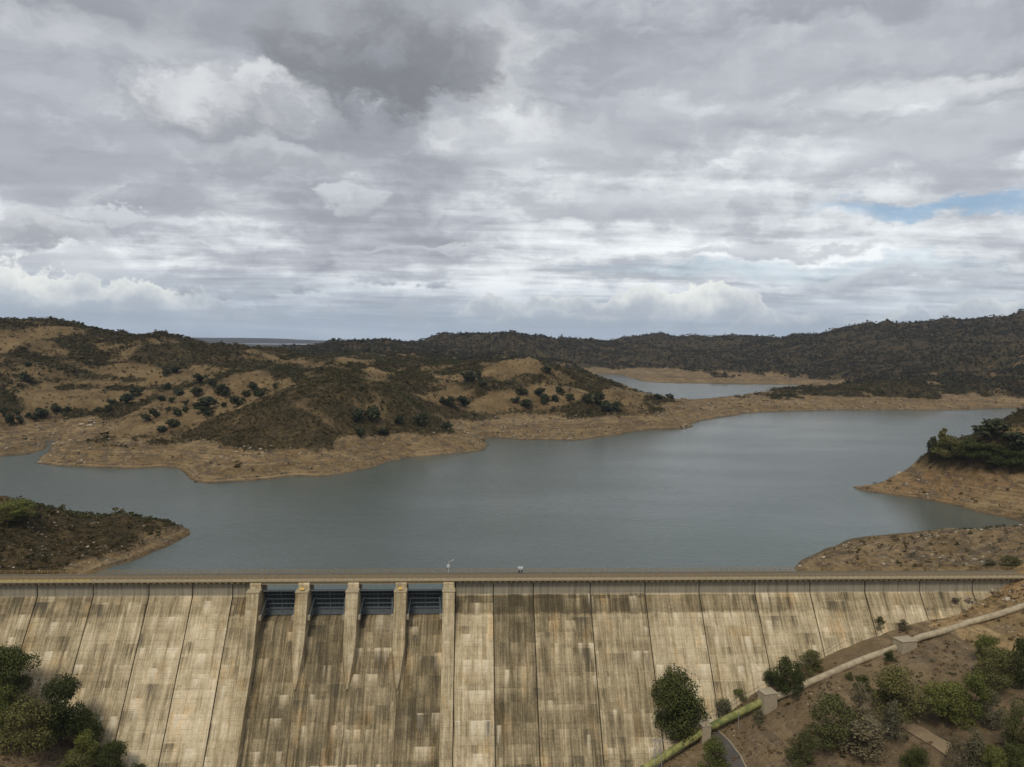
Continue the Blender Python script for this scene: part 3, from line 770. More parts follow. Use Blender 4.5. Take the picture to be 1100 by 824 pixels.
# ------------------------------------------------------------------ the dam
dam = empty('dam', (0, 0, 0))
tag(dam, 'long stained concrete gravity dam with gated spillway across the valley', 'dam')
Z_BOT = -56.0
def face_y(z): return -NB*(Z_LIP-z)
joint_l = [float(v) for v in on_wall([(x, 632) for x in (-200, -140, -80, -20, 40, 100, 160, 207, 250)])[:, 0]]
joint_r = [float(v) for v in on_wall([(x, 632) for x in (530, 573, 634, 693, 751, 811, 870, 929, 988, 1045, 1100, 1160, 1220)])[:, 0]]
pier_x = [float(v) for v in on_wall([(x, 640) for x in (271.5, 324, 378, 430, 482)], -4.5)[:, 0]]
PW = 1.58
edges = joint_l+[pier_x[0]-PW-0.1]
dirt_l = [0.55, 0.55, 0.55, 0.52, 0.50, 0.40, 0.26, 0.24, 0.42]
GAPW = 0.13
prof = [(3.0, -0.62), (0.0, -0.62), (0.0, Z_LIP+0.32), (-0.14, Z_LIP+0.22), (-0.14, Z_LIP), (face_y(Z_BOT), Z_BOT), (face_y(Z_BOT)+3, Z_BOT)]
# chamfered joint: the core sits behind the blocks
core = [(5.2, -0.7), (0.55, -0.7), (0.55, Z_LIP), (face_y(Z_BOT)+0.55, Z_BOT), (5.2, Z_BOT)]
def block(x0, x1, dirt, band, seed):
    v, f = prism(prof, x0+GAPW, x1-GAPW)
    a = Acc(); a.add((v, f)); o = a.build('concrete_block', M_CON, dam, 0.07)
    return con(o, dirt, band, seed, 1.0)
for k in range(len(edges)-1):
    block(edges[k], edges[k+1], dirt_l[k], 0.35 if k < 8 else 0.9, 1.0+0.37*k)
dirt_r = [0.34, 0.84, 0.72, 0.56, 0.28, 0.30, 0.26, 0.34, 0.42, 0.45, 0.45, 0.45, 0.45]
edges = [pier_x[4]+PW+0.1]+joint_r
band_r = [1.0, 0.6, 0.7, 0.8, 0.9, 0.8, 0.5, 0.4, 0.3, 0.3, 0.3, 0.3, 0.3]
for k in range(len(edges)-1):
    block(edges[k], edges[k+1], dirt_r[k], band_r[k], 11.0+0.61*k)
a = Acc(); a.add(prism(core, joint_l[0], pier_x[0])); a.build('dam_core', M_CORE, dam)
a = Acc(); a.add(prism(core, pier_x[4], joint_r[-1])); a.build('dam_core', M_CORE, dam)

# spillway: ogee and chute between the end walls, one slab per bay
CH = 2.3
def chute_y(z): return face_y(z)+CH
ogee = [(6.0, -14.0), (5.0, -11.6), (3.2, -10.75), (1.5, -10.5), (0.0, -10.6), (-1.4, -11.0), (-2.7, -11.75), (-3.9, -12.75), (chute_y(-13.9), -13.9), (chute_y(Z_BOT), Z_BOT), (6.0, Z_BOT)]
for k in range(4):
    v, f = prism(ogee, pier_x[k]+0.05, pier_x[k+1]-0.05)
    o = Acc().add((v, f)).build('spillway_slab', M_CON, dam); con(o, (0.90, 0.88, 0.82, 0.88)[k], 0.0, 31.0+1.7*k, 0.0, 0.9)

def pier(xc, end=False, seed=0.0, dirt=0.45):
    # front line leans out at 0.4:1 until it dies into the chute (or the training wall)
    rows = []
    if not end:
        for z, hw in ((-2.5, PW), (-9, PW), (-14.5, PW*0.98), (-17, PW*0.82), (-20, PW*0.56), (-22.6, PW*0.34), (-24.6, 0.12)):
            rows.append((z, -4.5-0.4*(-2.5-z), hw))
        v = []; f = []
        for z, yf, hw in rows:
            yb = max(yf+0.4, -4.0) if z < -20 else 4.5
            yb = 4.5
            sh = max(yf+1.6*(PW-hw)/PW*2.2, yf+0.02)
            v += [(xc-hw, yf, z), (xc+hw, yf, z), (xc+PW, min(yf+(PW-hw)*2.6+0.02, 4), z), (xc+PW, yb, z), (xc-PW, yb, z), (xc-PW, min(yf+(PW-hw)*2.6+0.02, 4), z)]
        n = 6
        for k in range(len(rows)-1):
            for j in range(n):
                f.append((k*n+j, k*n+(j+1) % n, (k+1)*n+(j+1) % n, (k+1)*n+j))
        f.append(tuple(range(n))); f.append(tuple(range((len(rows)-1)*n, len(rows)*n)))
    else:
        y = lambda z: min(-4.5-0.4*(-2.5-z), face_y(z)-1.2)
        zs = [-2.5, -6, -10, -14, -17.6, -25, -40, Z_BOT]
        p = [(4.5, -2.5)]+[(y(z), z) for z in zs]+[(4.5, Z_BOT)]
        v, f = prism(p, xc-PW, xc+PW)
    o = Acc().add((v, f)).build('pier', M_CON, dam); con(o, dirt, 0.0, seed, 0.0, 0.35)
    # upper shaft behind the ledge, carrying the bridge
    s = Acc().add(prism([(4.2, -2.4), (-1.9, -2.4), (-1.9, -1.0), (-1.45, -0.64), (4.2, -0.64)], xc-PW+0.12, xc+PW-0.12)).build('pier_head', M_CON, o, 0.05); con(s, 0.25, 0.0, seed+3)
    c = Acc().box(xc-PW-0.15, xc+PW+0.15, -4.65, -1.8, -2.52, -2.16).build('pier_cap', M_KERB, o, 0.05)
    return o
for k, x in enumerate(pier_x):
    pier(x, k in (0, 4), 51.0+2.3*k, (0.44, 0.42, 0.40, 0.42, 0.40)[k])

# crest: road, kerbs, overhanging edge beam with corbels beneath
XL, XR = joint_l[0], joint_r[-1]
Acc().box(XL, XR, -0.55, 3.6, -0.6, 0.0).build('road_deck', M_DECK, dam)
Acc().add(prism([(-1.7, 0.14), (-0.56, 0.14), (-0.56, -0.602), (-1.3, -0.60), (-1.7, -0.36)], XL, XR)).build('edge_beam', M_KERB, dam, 0.03)
Acc().add(prism([(3.61, 0.12), (4.5, 0.12), (4.5, -0.6), (3.61, -0.6)], XL, XR)).build('upstream_kerb', M_DECK, dam, 0.03)
lx0 = float(on_wall([(97, 619)], -1.2)[0, 0])
Acc().box(XL, lx0, -1.46, -0.60, 0.143, 0.19).build('lichen_strip', M_LICH, dam)
a = Acc(); x = XL+1
while x < XR-1:
    if not any(abs(x-p) < PW+0.4 for p in pier_x) and not (pier_x[0] < x < pier_x[4]):
        a.add(prism([(-0.02, -0.604), (-1.4, -0.604), (-1.4, -0.80), (-0.02, -1.5)], x-0.25, x+0.25))
    x += 1.55
tag(a.build('corbel_row', M_KERB, dam), kind='stuff')
# bridge girders over the bays
for k in range(4):
    x0, x1 = pier_x[k]+PW-0.1, pier_x[k+1]-PW+0.1
    for yy in (-0.9, 1.2, 3.4):
        Acc().box(x0, x1, yy-0.2, yy+0.2, -1.30, -0.604).build('bridge_beam', M_KERB, dam)

def railing(y, label, col_i):
    e = empty('crest_railing', (0, y, 0.15)); tag(e, label, 'railing', None)
    for h in (0.35, 0.70, 1.05):
        Acc().box(XL, XR, -0.035, 0.035, h-0.035, h+0.035).build('rail', M_RAIL, e)
    a = Acc(); x = XL+0.5
    while x < XR:
        a.box(x-0.05, x+0.05, -0.05, 0.05, -0.02, 1.09); x += 1.55
    tag(a.build('post_row', M_RAIL, e), kind='stuff')
railing(-1.50, 'ochre steel railing along the downstream edge of the dam crest', 0)
railing(4.3, 'ochre steel railing along the reservoir edge of the dam crest', 1)

# ------------------------------------------------------------------ radial gates
GY, GZ, GR = -5.4, -8.6, 7.3
def gate(k, label):
    x0, x1 = pier_x[k]+PW+0.03, pier_x[k+1]-PW-0.03
    e = empty('spillway_gate', ((x0+x1)/2, 1.0, -10.5)); tag(e, label, 'gate', 'radial gates of the spillway')
    inv = Matrix.Translation((-(x0+x1)/2, -1.0, 10.5))
    def mk(acc, nm, mat):
        acc.v = [tuple(inv @ Vector(p)) for p in acc.v]; return acc.build(nm, mat, e)
    zs = np.linspace(-10.42, -2.7, 13)
    ys = GY+np.sqrt(GR**2-(zs-GZ)**2)
    a = Acc()
    v = []; f = []
    for x in (x0+0.05, x1-0.05):
        v += [(x, y, z) for y, z in zip(ys, zs)]
    f = [(j, j+1, 14+j, 13+j) for j in range(12)]
    v += [(p[0], p[1]+0.06, p[2]) for p in v]
    f += [(j+26, 39+j, 40+j, 27+j) for j in range(12)]
    a.v, a.f = v, f
    skin = mk(a, 'skin_plate', M_STEEL)
    yz = lambda z: GY+math.sqrt(GR**2-(z-GZ)**2)
    for z, hh in ((-2.85, 0.18), (-4.2, 0.2), (-5.7, 0.34), (-7.2, 0.2), (-8.5, 0.24), (-10.1, 0.26)):
        y = yz(z); mk(Acc().box(x0+0.1, x1-0.1, y-0.75, y-0.02, z-hh/2, z+hh/2), 'girder', M_STEEL2)
    mk(Acc().box(x0+0.15, x1-0.15, yz(-9.3)-0.42, yz(-9.3)-0.32, -10.0, -8.62), 'apron_plate', M_STEEL2)
    for j in range(1, 8):
        x = x0+(x1-x0)*j/8; w = 0.13 if j == 4 else 0.055
        a = Acc()
        for z0_, z1_ in zip(zs[:-1], zs[1:]):
            ya, yb = yz(z0_), yz(z1_)
            o_ = len(a.v)
            dp = 0.62 if j == 4 else 0.42
            a.v += [(x-w, ya-dp, z0_), (x+w, ya-dp, z0_), (x+w, ya-0.01, z0_), (x-w, ya-0.01, z0_), (x-w, yb-dp, z1_), (x+w, yb-dp, z1_), (x+w, yb-0.01, z1_), (x-w, yb-0.01, z1_)]
            a.f += [tuple(i+o_ for i in q) for q in ((0, 1, 5, 4), (1, 2, 6, 5), (2, 3, 7, 6), (3, 0, 4, 7))]
        mk(a, 'rib', M_STEEL2).parent = skin
    for sx, xe in ((1, x0), (-1, x1)):
        for z in (-5.2, -9.9):
            mk(Acc().tube((xe+sx*0.45, GY, GZ), (xe+sx*0.9, yz(z)-0.5, z), 0.17, 0.17, 6), 'gate_arm', M_STEEL2)
        mk(Acc().box(xe+(0 if sx > 0 else -0.75), xe+(0.75 if sx > 0 else 0), GY-0.5, GY+0.6, GZ-0.7, GZ+0.45), 'trunnion_block', M_BLOCK)
    a = Acc()
    xe = x1-0.22
    for dx_ in (-0.17, 0.17): a.box(xe+dx_-0.025, xe+dx_+0.025, -0.45, -0.40, -9.4, -1.6)
    for j in range(24): a.box(xe-0.17, xe+0.17, -0.44, -0.41, -9.3+j*0.31, -9.26+j*0.31)
    mk(a, 'ladder', M_TEAL)
for k, w in enumerate(('leftmost steel radial gate of the four in the dam spillway', 'second steel radial gate from the left in the dam spillway',
                       'third steel radial gate from the left in the dam spillway', 'rightmost steel radial gate of the four in the dam spillway')):
    gate(k, w)

# lamps on two pier ledges, mast and cabinet on the crest
for k, w in ((1, 'small yellow lamp box on the spillway pier right of the leftmost gate'), (3, 'small yellow lamp box on the spillway pier left of the rightmost gate')):
    e = empty('pier_lamp', (pier_x[k], -3.6, -2.16)); tag(e, w, 'lamp', 'lamps on the spillway piers')
    Acc().box(-0.55, 0.55, -0.45, 0.35, 0.25, 0.72).build('housing', M_LAMP, e, 0.05)
    Acc().box(-0.18, 0.18, -0.2, 0.15, 0.0, 0.248).build('foot', M_DARK, e)
p = on_wall([(482, 612)], 4.0)[0]
e = empty('weather_mast', (float(p[0]), 4.0, 0.16)); tag(e, 'thin white instrument mast on the crest by the rightmost spillway pier', 'mast')
Acc().tube((0, 0, 0), (0, 0, 3.1), 0.07, 0.05).build('pole', M_WHITE, e)
Acc().box(-0.5, 0.25, -0.2, 0.2, 1.55, 2.3).build('instrument_box', M_WHITE, e, 0.04)
Acc().tube((-0.1, 0, 3.05), (1.2, 0, 3.6), 0.05, 0.05, 6).build('arm', M_WHITE, e)
Acc().tube((1.2, 0, 3.45), (1.2, 0, 3.8), 0.14, 0.1, 8).build('sensor_cup', M_WHITE, e)
p = on_wall([(559, 613)], 4.0)[0]
e = empty('crest_cabinet', (float(p[0]), 3.95, 0.16)); tag(e, 'small white cabinet on dark legs on the dam crest right of the spillway', 'cabinet')
Acc().box(-0.65, 0.65, -0.35, 0.35, 0.95, 1.5).build('housing', M_WHITE, e, 0.05)
Acc().box(-0.75, 0.75, -0.45, 0.45, 1.51, 1.58).build('roof', M_WHITE, e)
for sx in (-0.4, 0.4): Acc().box(sx-0.12, sx+0.12, -0.25, 0.25, 0.0, 0.949).build('leg', M_DARK, e)
# ------------------------------------------------------------------ pipeline down the right abutment
def pipe_material(name, c1, c2, moss=None):
    m, t, b = new_mat(name)
    P = pos(t); n = t.noise(P, 0.8, 6.0, 0.65); n2 = t.noise(P, 0.23, 4.0, 0.6)
    c = t.mix(t.ss(n, 0.35, 0.65), c1, c2)
    if moss: c = t.mix(t.ss(n2, 0.45, 0.62, 0.0, 0.8), c, moss)
    t.put(b.inputs['Base Color'], c); b.inputs['Roughness'].default_value = 0.8
    bump(t, b, n, 0.3, 0.05)
    return m
M_PBEIGE = pipe_material('beige_pipe_concrete', (0.30, 0.25, 0.165), (0.44, 0.37, 0.25))
M_PGREEN = pipe_material('green_painted_pipe', (0.16, 0.17, 0.05), (0.33, 0.31, 0.11), (0.085, 0.12, 0.035))
def tube_path(pts, r, n=14):
    pts = [Vector(p) for p in pts]; v = []; f = []
    for i, p in enumerate(pts):
        d = (pts[min(i+1, len(pts)-1)]-pts[max(i-1, 0)]).normalized()
        u = d.cross(Vector((0, 0, 1))).normalized(); w = u.cross(d)
        for k in range(n):
            t = 2*math.pi*k/n; v.append(tuple(p+u*(r*math.cos(t))+w*(r*math.sin(t))))
    for i in range(len(pts)-1):
        for k in range(n): f.append((i*n+k, i*n+(k+1) % n, (i+1)*n+(k+1) % n, (i+1)*n+k))
    f.append(tuple(range(n-1, -1, -1))); f.append(tuple(range((len(pts)-1)*n, len(pts)*n)))
    return v, f
def local(e, pts): return [Vector(p)-Vector(e.location) for p in pts]
def pipe(name, pts, r, mat, label, collars=0):
    e = empty(name, pts[0]); tag(e, label, 'pipe', 'pipeline down the right bank')
    L = local(e, pts)
    mesh = Acc().add(tube_path(L, r)).build('pipe_wall', mat, e, 0.0, True)
    for k in range(collars):
        t = (k+0.5)/collars; i = min(int(t*(len(L)-1)), len(L)-2); a_ = L[i].lerp(L[i+1], t*(len(L)-1)-i); d = (L[i+1]-L[i]).normalized()
        Acc().add(tube_path([a_-d*0.12, a_+d*0.12], r*1.06)).build('pipe_collar', mat, e)
    return e
B = hit_dn([(972, 697), (824, 761), (757, 795), (660, 842), (1150, 634)])
def block_box(P, sx, sy, h, rz, label, courses):
    e = empty('anchor_block', (P[0], P[1], P[2]-0.8), rz); tag(e, label, 'block', 'concrete anchor blocks of the pipeline')
    Acc().box(-sx/2, sx/2, -sy/2, sy/2, 0, h+0.8).build('block_body', M_BLOCK, e, 0.08)
    Acc().box(-sx/2-0.12, sx/2+0.12, -sy/2-0.12, sy/2+0.12, h+0.803, h+1.0).build('cap_slab', M_BLOCK, e, 0.03)
    for k in range(courses):
        z = (h+0.8)*(k+1)/(courses+1)
        Acc().box(-sx/2-0.03, sx/2+0.03, -sy/2-0.03, sy/2+0.03, z-0.04, z+0.04).build('course_line', M_KERB, e)
    return e
def mid(P, dz): return Vector((P[0], P[1], P[2]+dz))
rz = math.atan2(B[0][1]-B[1][1], B[0][0]-B[1][0])
block_box(B[0], 4.6, 3.4, 2.5, rz, 'wide beige concrete block between the two beige pipe runs', 0)
block_box(B[1], 3.6, 3.2, 4.3, rz, 'square concrete block where the beige pipe turns green', 0)
block_box(B[2], 2.3, 2.2, 4.0, 0.12, 'narrow upright concrete block carrying the green pipe beside the road', 3)
def ground_path(pxs, n, lift):
    G = hit_dn(pxs); out = []
    for k in range(len(G)-1):
        for j in range(n):
            t = j/n; p = G[k]*(1-t)+G[k+1]*t; out.append(p)
    out.append(G[-1])
    P = np.array(out); z = dn_height(P[:, 0], P[:, 1])
    # a pipe bridges the small bumps
    ker = np.ones(9)/9; zp = np.convolve(np.pad(z, 4, mode='edge'), ker, 'valid')
    return [(P[i, 0], P[i, 1], zp[i]+lift) for i in range(len(P))]
up1 = ground_path([(1160, 637), (1100, 653), (1040, 671.5), (990, 688.5)], 6, 0.55)
up1.append(tuple(mid(B[0], 1.3)))
pipe('beige_pipe', up1, 0.85, M_PBEIGE, 'beige pipe running down from the right edge to the wide concrete block', 0)
up2 = [tuple(mid(B[0], 1.2))]+ground_path([(950, 700), (905, 720), (868, 737), (845, 748)], 6, 0.55)+[tuple(mid(B[1], 2.0))]
pipe('beige_pipe', up2, 0.85, M_PBEIGE, 'beige pipe between the wide block and the square block above green pipe', 0)
g1 = [tuple(mid(B[1], 2.4).lerp(mid(B[2], 2.7), t)) for t in np.linspace(0, 1, 7)]
pipe('green_pipe', g1, 0.9, M_PGREEN, 'upper length of green pipe between the square and the narrow concrete blocks', 3)
low = Vector(on_face([(668, 833)])[0])+Vector((0, -2.2, -0.3))
g2 = [tuple(mid(B[2], 2.5).lerp(low, t)) for t in np.linspace(0, 1, 12)]
pipe('green_pipe', g2, 0.9, M_PGREEN, 'lower length of green pipe running down left of the narrow block', 6)

# strips laid on the slope: paved road by the green pipe, dirt track among the bushes
def strip(name, pxs, width, mat, lift=0.07):
    G = hit_dn(pxs)[:, :2]
    pts = []
    for k in range(len(G)-1):
        n = max(2, int(np.linalg.norm(G[k+1]-G[k])/0.8))
        for j in range(n): pts.append(G[k]+(G[k+1]-G[k])*j/n)
    P = np.array(pts+[G[-1]])
    for _ in range(6): P[1:-1] = (P[:-2]+P[1:-1]*2+P[2:])/4
    T = np.gradient(P, axis=0); T /= np.linalg.norm(T, axis=1)[:, None]+1e-9
    Nn = np.stack([-T[:, 1], T[:, 0]], 1)
    m = 9; V = []
    for j in range(m):
        o = (j/(m-1)-0.5)*width
        Q = P+Nn*(o*(1+0.12*(fbm(P[:, 0]/3, P[:, 1]/3, 2, 7)-0.5)))[:, None] if np.ndim(o) else P+Nn*o
        V.append(np.stack([Q[:, 0], Q[:, 1], dn_height(Q[:, 0], Q[:, 1])+lift], 1))
    V = np.array(V); n = V.shape[1]; idx = np.arange(m*n).reshape(m, n)
    q = np.stack([idx[:-1, :-1], idx[:-1, 1:], idx[1:, 1:], idx[1:, :-1]], -1).reshape(-1, 4)
    o = mesh_obj(name, V.reshape(-1, 3), q, mat, None, True); tag(o, kind='structure')
    return P, Nn
rp, rn = strip('service_road', [(764, 790), (774, 799), (785, 813), (795, 832), (806, 860)], 3.3, M_ASPH, 0.28)
M_TRACK = simple_mat('dirt_track_soil', (0.235, 0.175, 0.105), 0.95, var=0.3, scale=0.7)
strip('dirt_track', [(955, 768), (968, 776), (990, 789), (1015, 803), (1050, 826), (1080, 850)], 3.2, M_TRACK, 0.25)
# low kerb on the right of the road
kp = rp-rn*1.85 if (rp-rn*1.85)[3, 0] > rp[3, 0] else rp+rn*1.85
kz = dn_height(kp[:, 0], kp[:, 1])
a = Acc().add(tube_path([(kp[i, 0], kp[i, 1], kz[i]+0.2) for i in range(len(kp))], 0.16, 6)); o = a.build('kerb', M_BLOCK); tag(o, kind='structure')

# lattice mast, slim pole, cables
P = hit_dn([(706, 829), (793, 783)])
e = empty('lattice_mast', tuple(P[0][:3]-np.array([0, 0, 0.3]))); tag(e, 'grey steel lattice mast standing in front of the lower green pipe', 'mast')
H = 8.2; w0, w1 = 1.0, 0.55
cn = [(-1, -1), (1, -1), (1, 1), (-1, 1)]
for cx, cy in cn: Acc().tube((cx*w0, cy*w0, 0), (cx*w1, cy*w1, H), 0.07, 0.06, 6).build('leg', M_GALV, e)
for j in range(5):
    z0_, z1_ = H*j/5, H*(j+1)/5; wa = w0+(w1-w0)*j/5; wb = w0+(w1-w0)*(j+1)/5
    for k in range(4):
        (ax, ay), (bx, by) = cn[k], cn[(k+1) % 4]
        Acc().tube((ax*wa, ay*wa, z0_), (bx*wb, by*wb, z1_), 0.045, 0.045, 5).build('brace', M_GALV, e)
Acc().box(-1.5, 1.5, -0.08, 0.08, H-0.1, H+0.06).build('crossarm', M_GALV, e)
e2 = empty('slim_pole', tuple(P[1][:3]-np.array([0, 0, 0.3]))); tag(e2, 'slim grey pole under the upper length of green pipe', 'pole')
Acc().tube((0, 0, 0), (0, 0, 4.6), 0.09, 0.07).build('pole_shaft', M_GALV, e2)
Acc().tube((0, 0, 4.6), (0, 0, 4.85), 0.13, 0.05).build('pole_cap', M_GALV, e2)
Bq = hit_dn([(835, 745), (905, 708)])
top = Vector(e.location)+Vector((0, 0, H))
for off, w in ((-1.3, 'upper thin overhead cable from the lattice mast along the pipeline'), (1.3, 'lower thin overhead cable from the lattice mast along the pipeline')):
    q1 = Vector(Bq[1][:3])+Vector((off, off*0.3, 5.0)); q0 = top+Vector((off, 0, 0))
    path = []
    for t in np.linspace(0, 1, 24):
        p_ = q0.lerp(q1, t); p_.z -= 1.6*4*t*(1-t)*0.5; path.append(tuple(p_))
    o = Acc().add(tube_path(path, 0.04, 5)).build('overhead_cable', M_DARK); tag(o, w, 'cable', 'overhead cables')
# ------------------------------------------------------------------ foliage
def leaf_material(name, dark, light, tint=0.35):
    m, t, b = new_mat(name)
    oi = t.n.new('ShaderNodeObjectInfo')
    P = pos(t)
    n = t.noise(P, 0.9, 3.0, 0.6); n2 = t.noise(P, 0.05, 3.0, 0.5)
    v = t.attr('leaf')
    k = t.add(t.add(t.mul(n, 0.35), t.mul(v, 0.5)), t.add(t.mul(oi.outputs['Random'], 0.35), -0.10))
    c = t.mix(k, dark, light)
    warm = (light[0]*1.25, light[1]*0.88, light[2]*0.8)
    c = t.mix(t.mul(t.ss(t.add(n2, t.mul(oi.outputs['Random'], 0.3)), 0.5, 0.85), tint), c, warm)
    n3 = t.noise(P, 0.018, 3.0, 0.55)
    c = t.mix(t.mul(t.ss(n3, 0.48, 0.66), tint), c, t.mix(k, (dark[0]*0.8, dark[1]*1.15, dark[2]*0.8), (light[0]*0.85, light[1]*1.12, light[2]*0.8)))
    t.put(b.inputs['Base Color'], c); b.inputs['Roughness'].default_value = 0.75; b.inputs['Specular IOR Level'].default_value = 0.2
    return m
M_PINE = leaf_material('pine_needles', (0.018, 0.026, 0.007), (0.085, 0.098, 0.024), 0.1)
M_OLIVE = leaf_material('olive_green_leaves', (0.034, 0.039, 0.013), (0.150, 0.152, 0.050), 0.25)
M_BRIGHT = leaf_material('bright_green_leaves', (0.045, 0.055, 0.013), (0.195, 0.205, 0.050), 0.15)
M_GREYG = leaf_material('grey_green_twigs', (0.055, 0.053, 0.029), (0.17, 0.158, 0.090), 0.3)
M_OAK = leaf_material('dark_oak_leaves', (0.016, 0.022, 0.010), (0.058, 0.066, 0.026), 0.2)
M_SCRUB = leaf_material('scrub_leaves', (0.020, 0.021, 0.007), (0.100, 0.086, 0.030), 0.5)
M_FAR = leaf_material('far_wood_leaves', (0.017, 0.019, 0.008), (0.066, 0.058, 0.025), 0.5)
M_TUFT = leaf_material('dry_tufts', (0.10, 0.072, 0.035), (0.24, 0.175, 0.09), 0.3)
M_BARK = simple_mat('bark', (0.075, 0.055, 0.038), 0.95, var=0.4, scale=3.0)
M_BARKP = simple_mat('pale_bark', (0.26, 0.23, 0.19), 0.9, var=0.3, scale=3.0)
def rock_material():
    m, t, b = new_mat('shore_rock')
    oi = t.n.new('ShaderNodeObjectInfo')
    c = t.ramp(t.add(t.mul(oi.outputs['Random'], 0.75), t.mul(t.noise(pos(t), 0.8, 4.0, 0.6), 0.25)), [(0.1, (0.055, 0.043, 0.03)), (0.5, (0.17, 0.13, 0.085)), (0.8, (0.42, 0.36, 0.27))])
    t.put(b.inputs['Base Color'], c); b.inputs['Roughness'].default_value = 0.95
    return m
M_ROCK = rock_material()

def crown_mesh(name, seed, lobes, nleaf, leaf, mat, shape='round', flat=0.75, hollow=0.55):
    """unit crown (about 1 wide, 1 tall, base at z = 0): leaf-sized faces spread through uneven lobes"""
    rg = np.random.default_rng(seed)
    C = []
    for k in range(lobes):
        a = rg.uniform(0, 6.28); u = rg.random()
        if shape == 'tall':
            z = rg.uniform(0.16, 0.90); r = rg.uniform(0.10, 0.19)*(1.3-0.8*z); q = rg.uniform(0, 0.34)*(1.15-z)
        elif shape == 'pine':
            z = rg.uniform(0.20, 0.86); r = rg.uniform(0.11, 0.20); q = math.sqrt(u)*0.36*math.sqrt(max(0.05, 1-((z-0.48)/0.44)**2))
        elif shape == 'low':
            z = 0.14+0.66*rg.random()**1.2; r = rg.uniform(0.09, 0.21); q = math.sqrt(u)*0.40*math.sqrt(max(0.08, 1-((z-0.25)/0.62)**2))
        else:
            z = rg.uniform(0.28, 0.78); r = rg.uniform(0.14, 0.25); q = rg.uniform(0.05, 0.34)*(1.15-abs(z-0.45))
        C.append((q*math.cos(a), q*math.sin(a), z, r))
    C = np.array(C)
    w = C[:, 3]**2; pick = rg.choice(lobes, nleaf, p=w/w.sum())
    d = rg.normal(size=(nleaf, 3)); d /= np.linalg.norm(d, axis=1)[:, None]
    rad = C[pick, 3]*(hollow+(1-hollow)*rg.random(nleaf)**0.6)*(0.82+0.30*rg.random(nleaf)+0.45*rg.random(nleaf)**6)
    ctr = C[pick, :3]+d*rad[:, None]*np.array([1, 1, flat])
    ctr[:, 2] = np.maximum(ctr[:, 2], 0.03)
    nrm = d+rg.normal(size=(nleaf, 3))*0.55; nrm /= np.linalg.norm(nrm, axis=1)[:, None]
    up = rg.normal(size=(nleaf, 3)); u = np.cross(nrm, up); u /= np.linalg.norm(u, axis=1)[:, None]; v = np.cross(nrm, u)
    s = leaf*(0.6+0.8*rg.random(nleaf))[:, None]; e = s*(0.45+0.4*rg.random((nleaf, 1)))
    V = np.stack([ctr-u*s, ctr+v*e-u*s*0.1, ctr+u*s, ctr-v*e+u*s*0.15], 1).reshape(-1, 3)
    lo, hi = np.quantile(V, 0.004, 0), np.quantile(V, 0.996, 0)
    V[:, :2] = (V[:, :2]-(lo[:2]+hi[:2])/2)/(hi[:2]-lo[:2]); V[:, 2] = np.maximum(V[:, 2]/hi[2], 0.02)
    C[:, :2] = (C[:, :2]-(lo[:2]+hi[:2])/2)/(hi[:2]-lo[:2]); C[:, 2] /= hi[2]
    F = np.arange(nleaf*4).reshape(-1, 4)
    lv = np.repeat(np.clip(rg.normal(0.5, 0.22, nleaf)+(C[pick, 2]-0.5)*0.1, 0, 1), 4)
    me = bpy.data.meshes.new(name)
    me.vertices.add(len(V)); me.vertices.foreach_set('co', V.astype(np.float32).ravel())
    me.loops.add(F.size); me.loops.foreach_set('vertex_index', F.astype(np.int32).ravel())
    me.polygons.add(len(F)); me.polygons.foreach_set('loop_start', np.arange(0, F.size, 4, dtype=np.int32)); me.polygons.foreach_set('loop_total', np.full(len(F), 4, np.int32))
    at = me.attributes.new('leaf', 'FLOAT', 'POINT'); at.data.foreach_set('value', lv.astype(np.float32))
    me.update(calc_edges=True); me.materials.append(mat)
    return me, C
def trunk_mesh(name, seed, C, mat, thick=0.035, h0=0.45):
    rg = random.Random(seed); a = Acc()
    top = (rg.uniform(-0.04, 0.04), rg.uniform(-0.04, 0.04), h0)
    a.tube((0, 0, -0.06), (top[0]*0.5, top[1]*0.5, h0*0.5), thick, thick*0.8, 7); a.tube((top[0]*0.5, top[1]*0.5, h0*0.5), top, thick*0.8, thick*0.55, 7)
    for k in range(min(len(C), 9)):
        c = C[k]; s = rg.uniform(0.35, 1.0)
        st = (top[0]*s, top[1]*s, h0*s)
        a.tube(st, tuple(c[:3]), thick*0.45, thick*0.15, 5)
    me = bpy.data.meshes.new(name); me.from_pydata(a.v, [], a.f); me.materials.append(mat)
    return me
KINDS = {}
def make_kind(key, n, lobes, nleaf, leaf, mat, shape, bark=M_BARK, thick=0.03, h0=0.45, **kw):
    L = []
    for k in range(n):
        me, C = crown_mesh('crown', hash_seed(key)+k*13, lobes, nleaf, leaf, mat, shape, **kw)
        L.append((me, trunk_mesh('trunk', k+5, C, bark, thick, h0)))
    KINDS[key] = L
def hash_seed(s): return sum((i+1)*ord(c) for i, c in enumerate(s))
make_kind('pine', 3, 42, 14000, 0.015, M_PINE, 'pine', thick=0.03, h0=0.55)
make_kind('olive', 4, 30, 8000, 0.016, M_OLIVE, 'low', h0=0.3)
make_kind('bright', 3, 28, 8000, 0.016, M_BRIGHT, 'low', h0=0.3)
make_kind('dark', 3, 26, 7000, 0.017, M_PINE, 'low', h0=0.3)
make_kind('grey', 3, 24, 4000, 0.016, M_GREYG, 'tall', M_BARKP, 0.025, 0.6)
make_kind('oak', 6, 11, 700, 0.062, M_OAK, 'round', thick=0.035, h0=0.4)
make_kind('gum', 2, 12, 1500, 0.04, M_OLIVE, 'tall', M_BARKP, 0.022, 0.7)
_cnt = {}
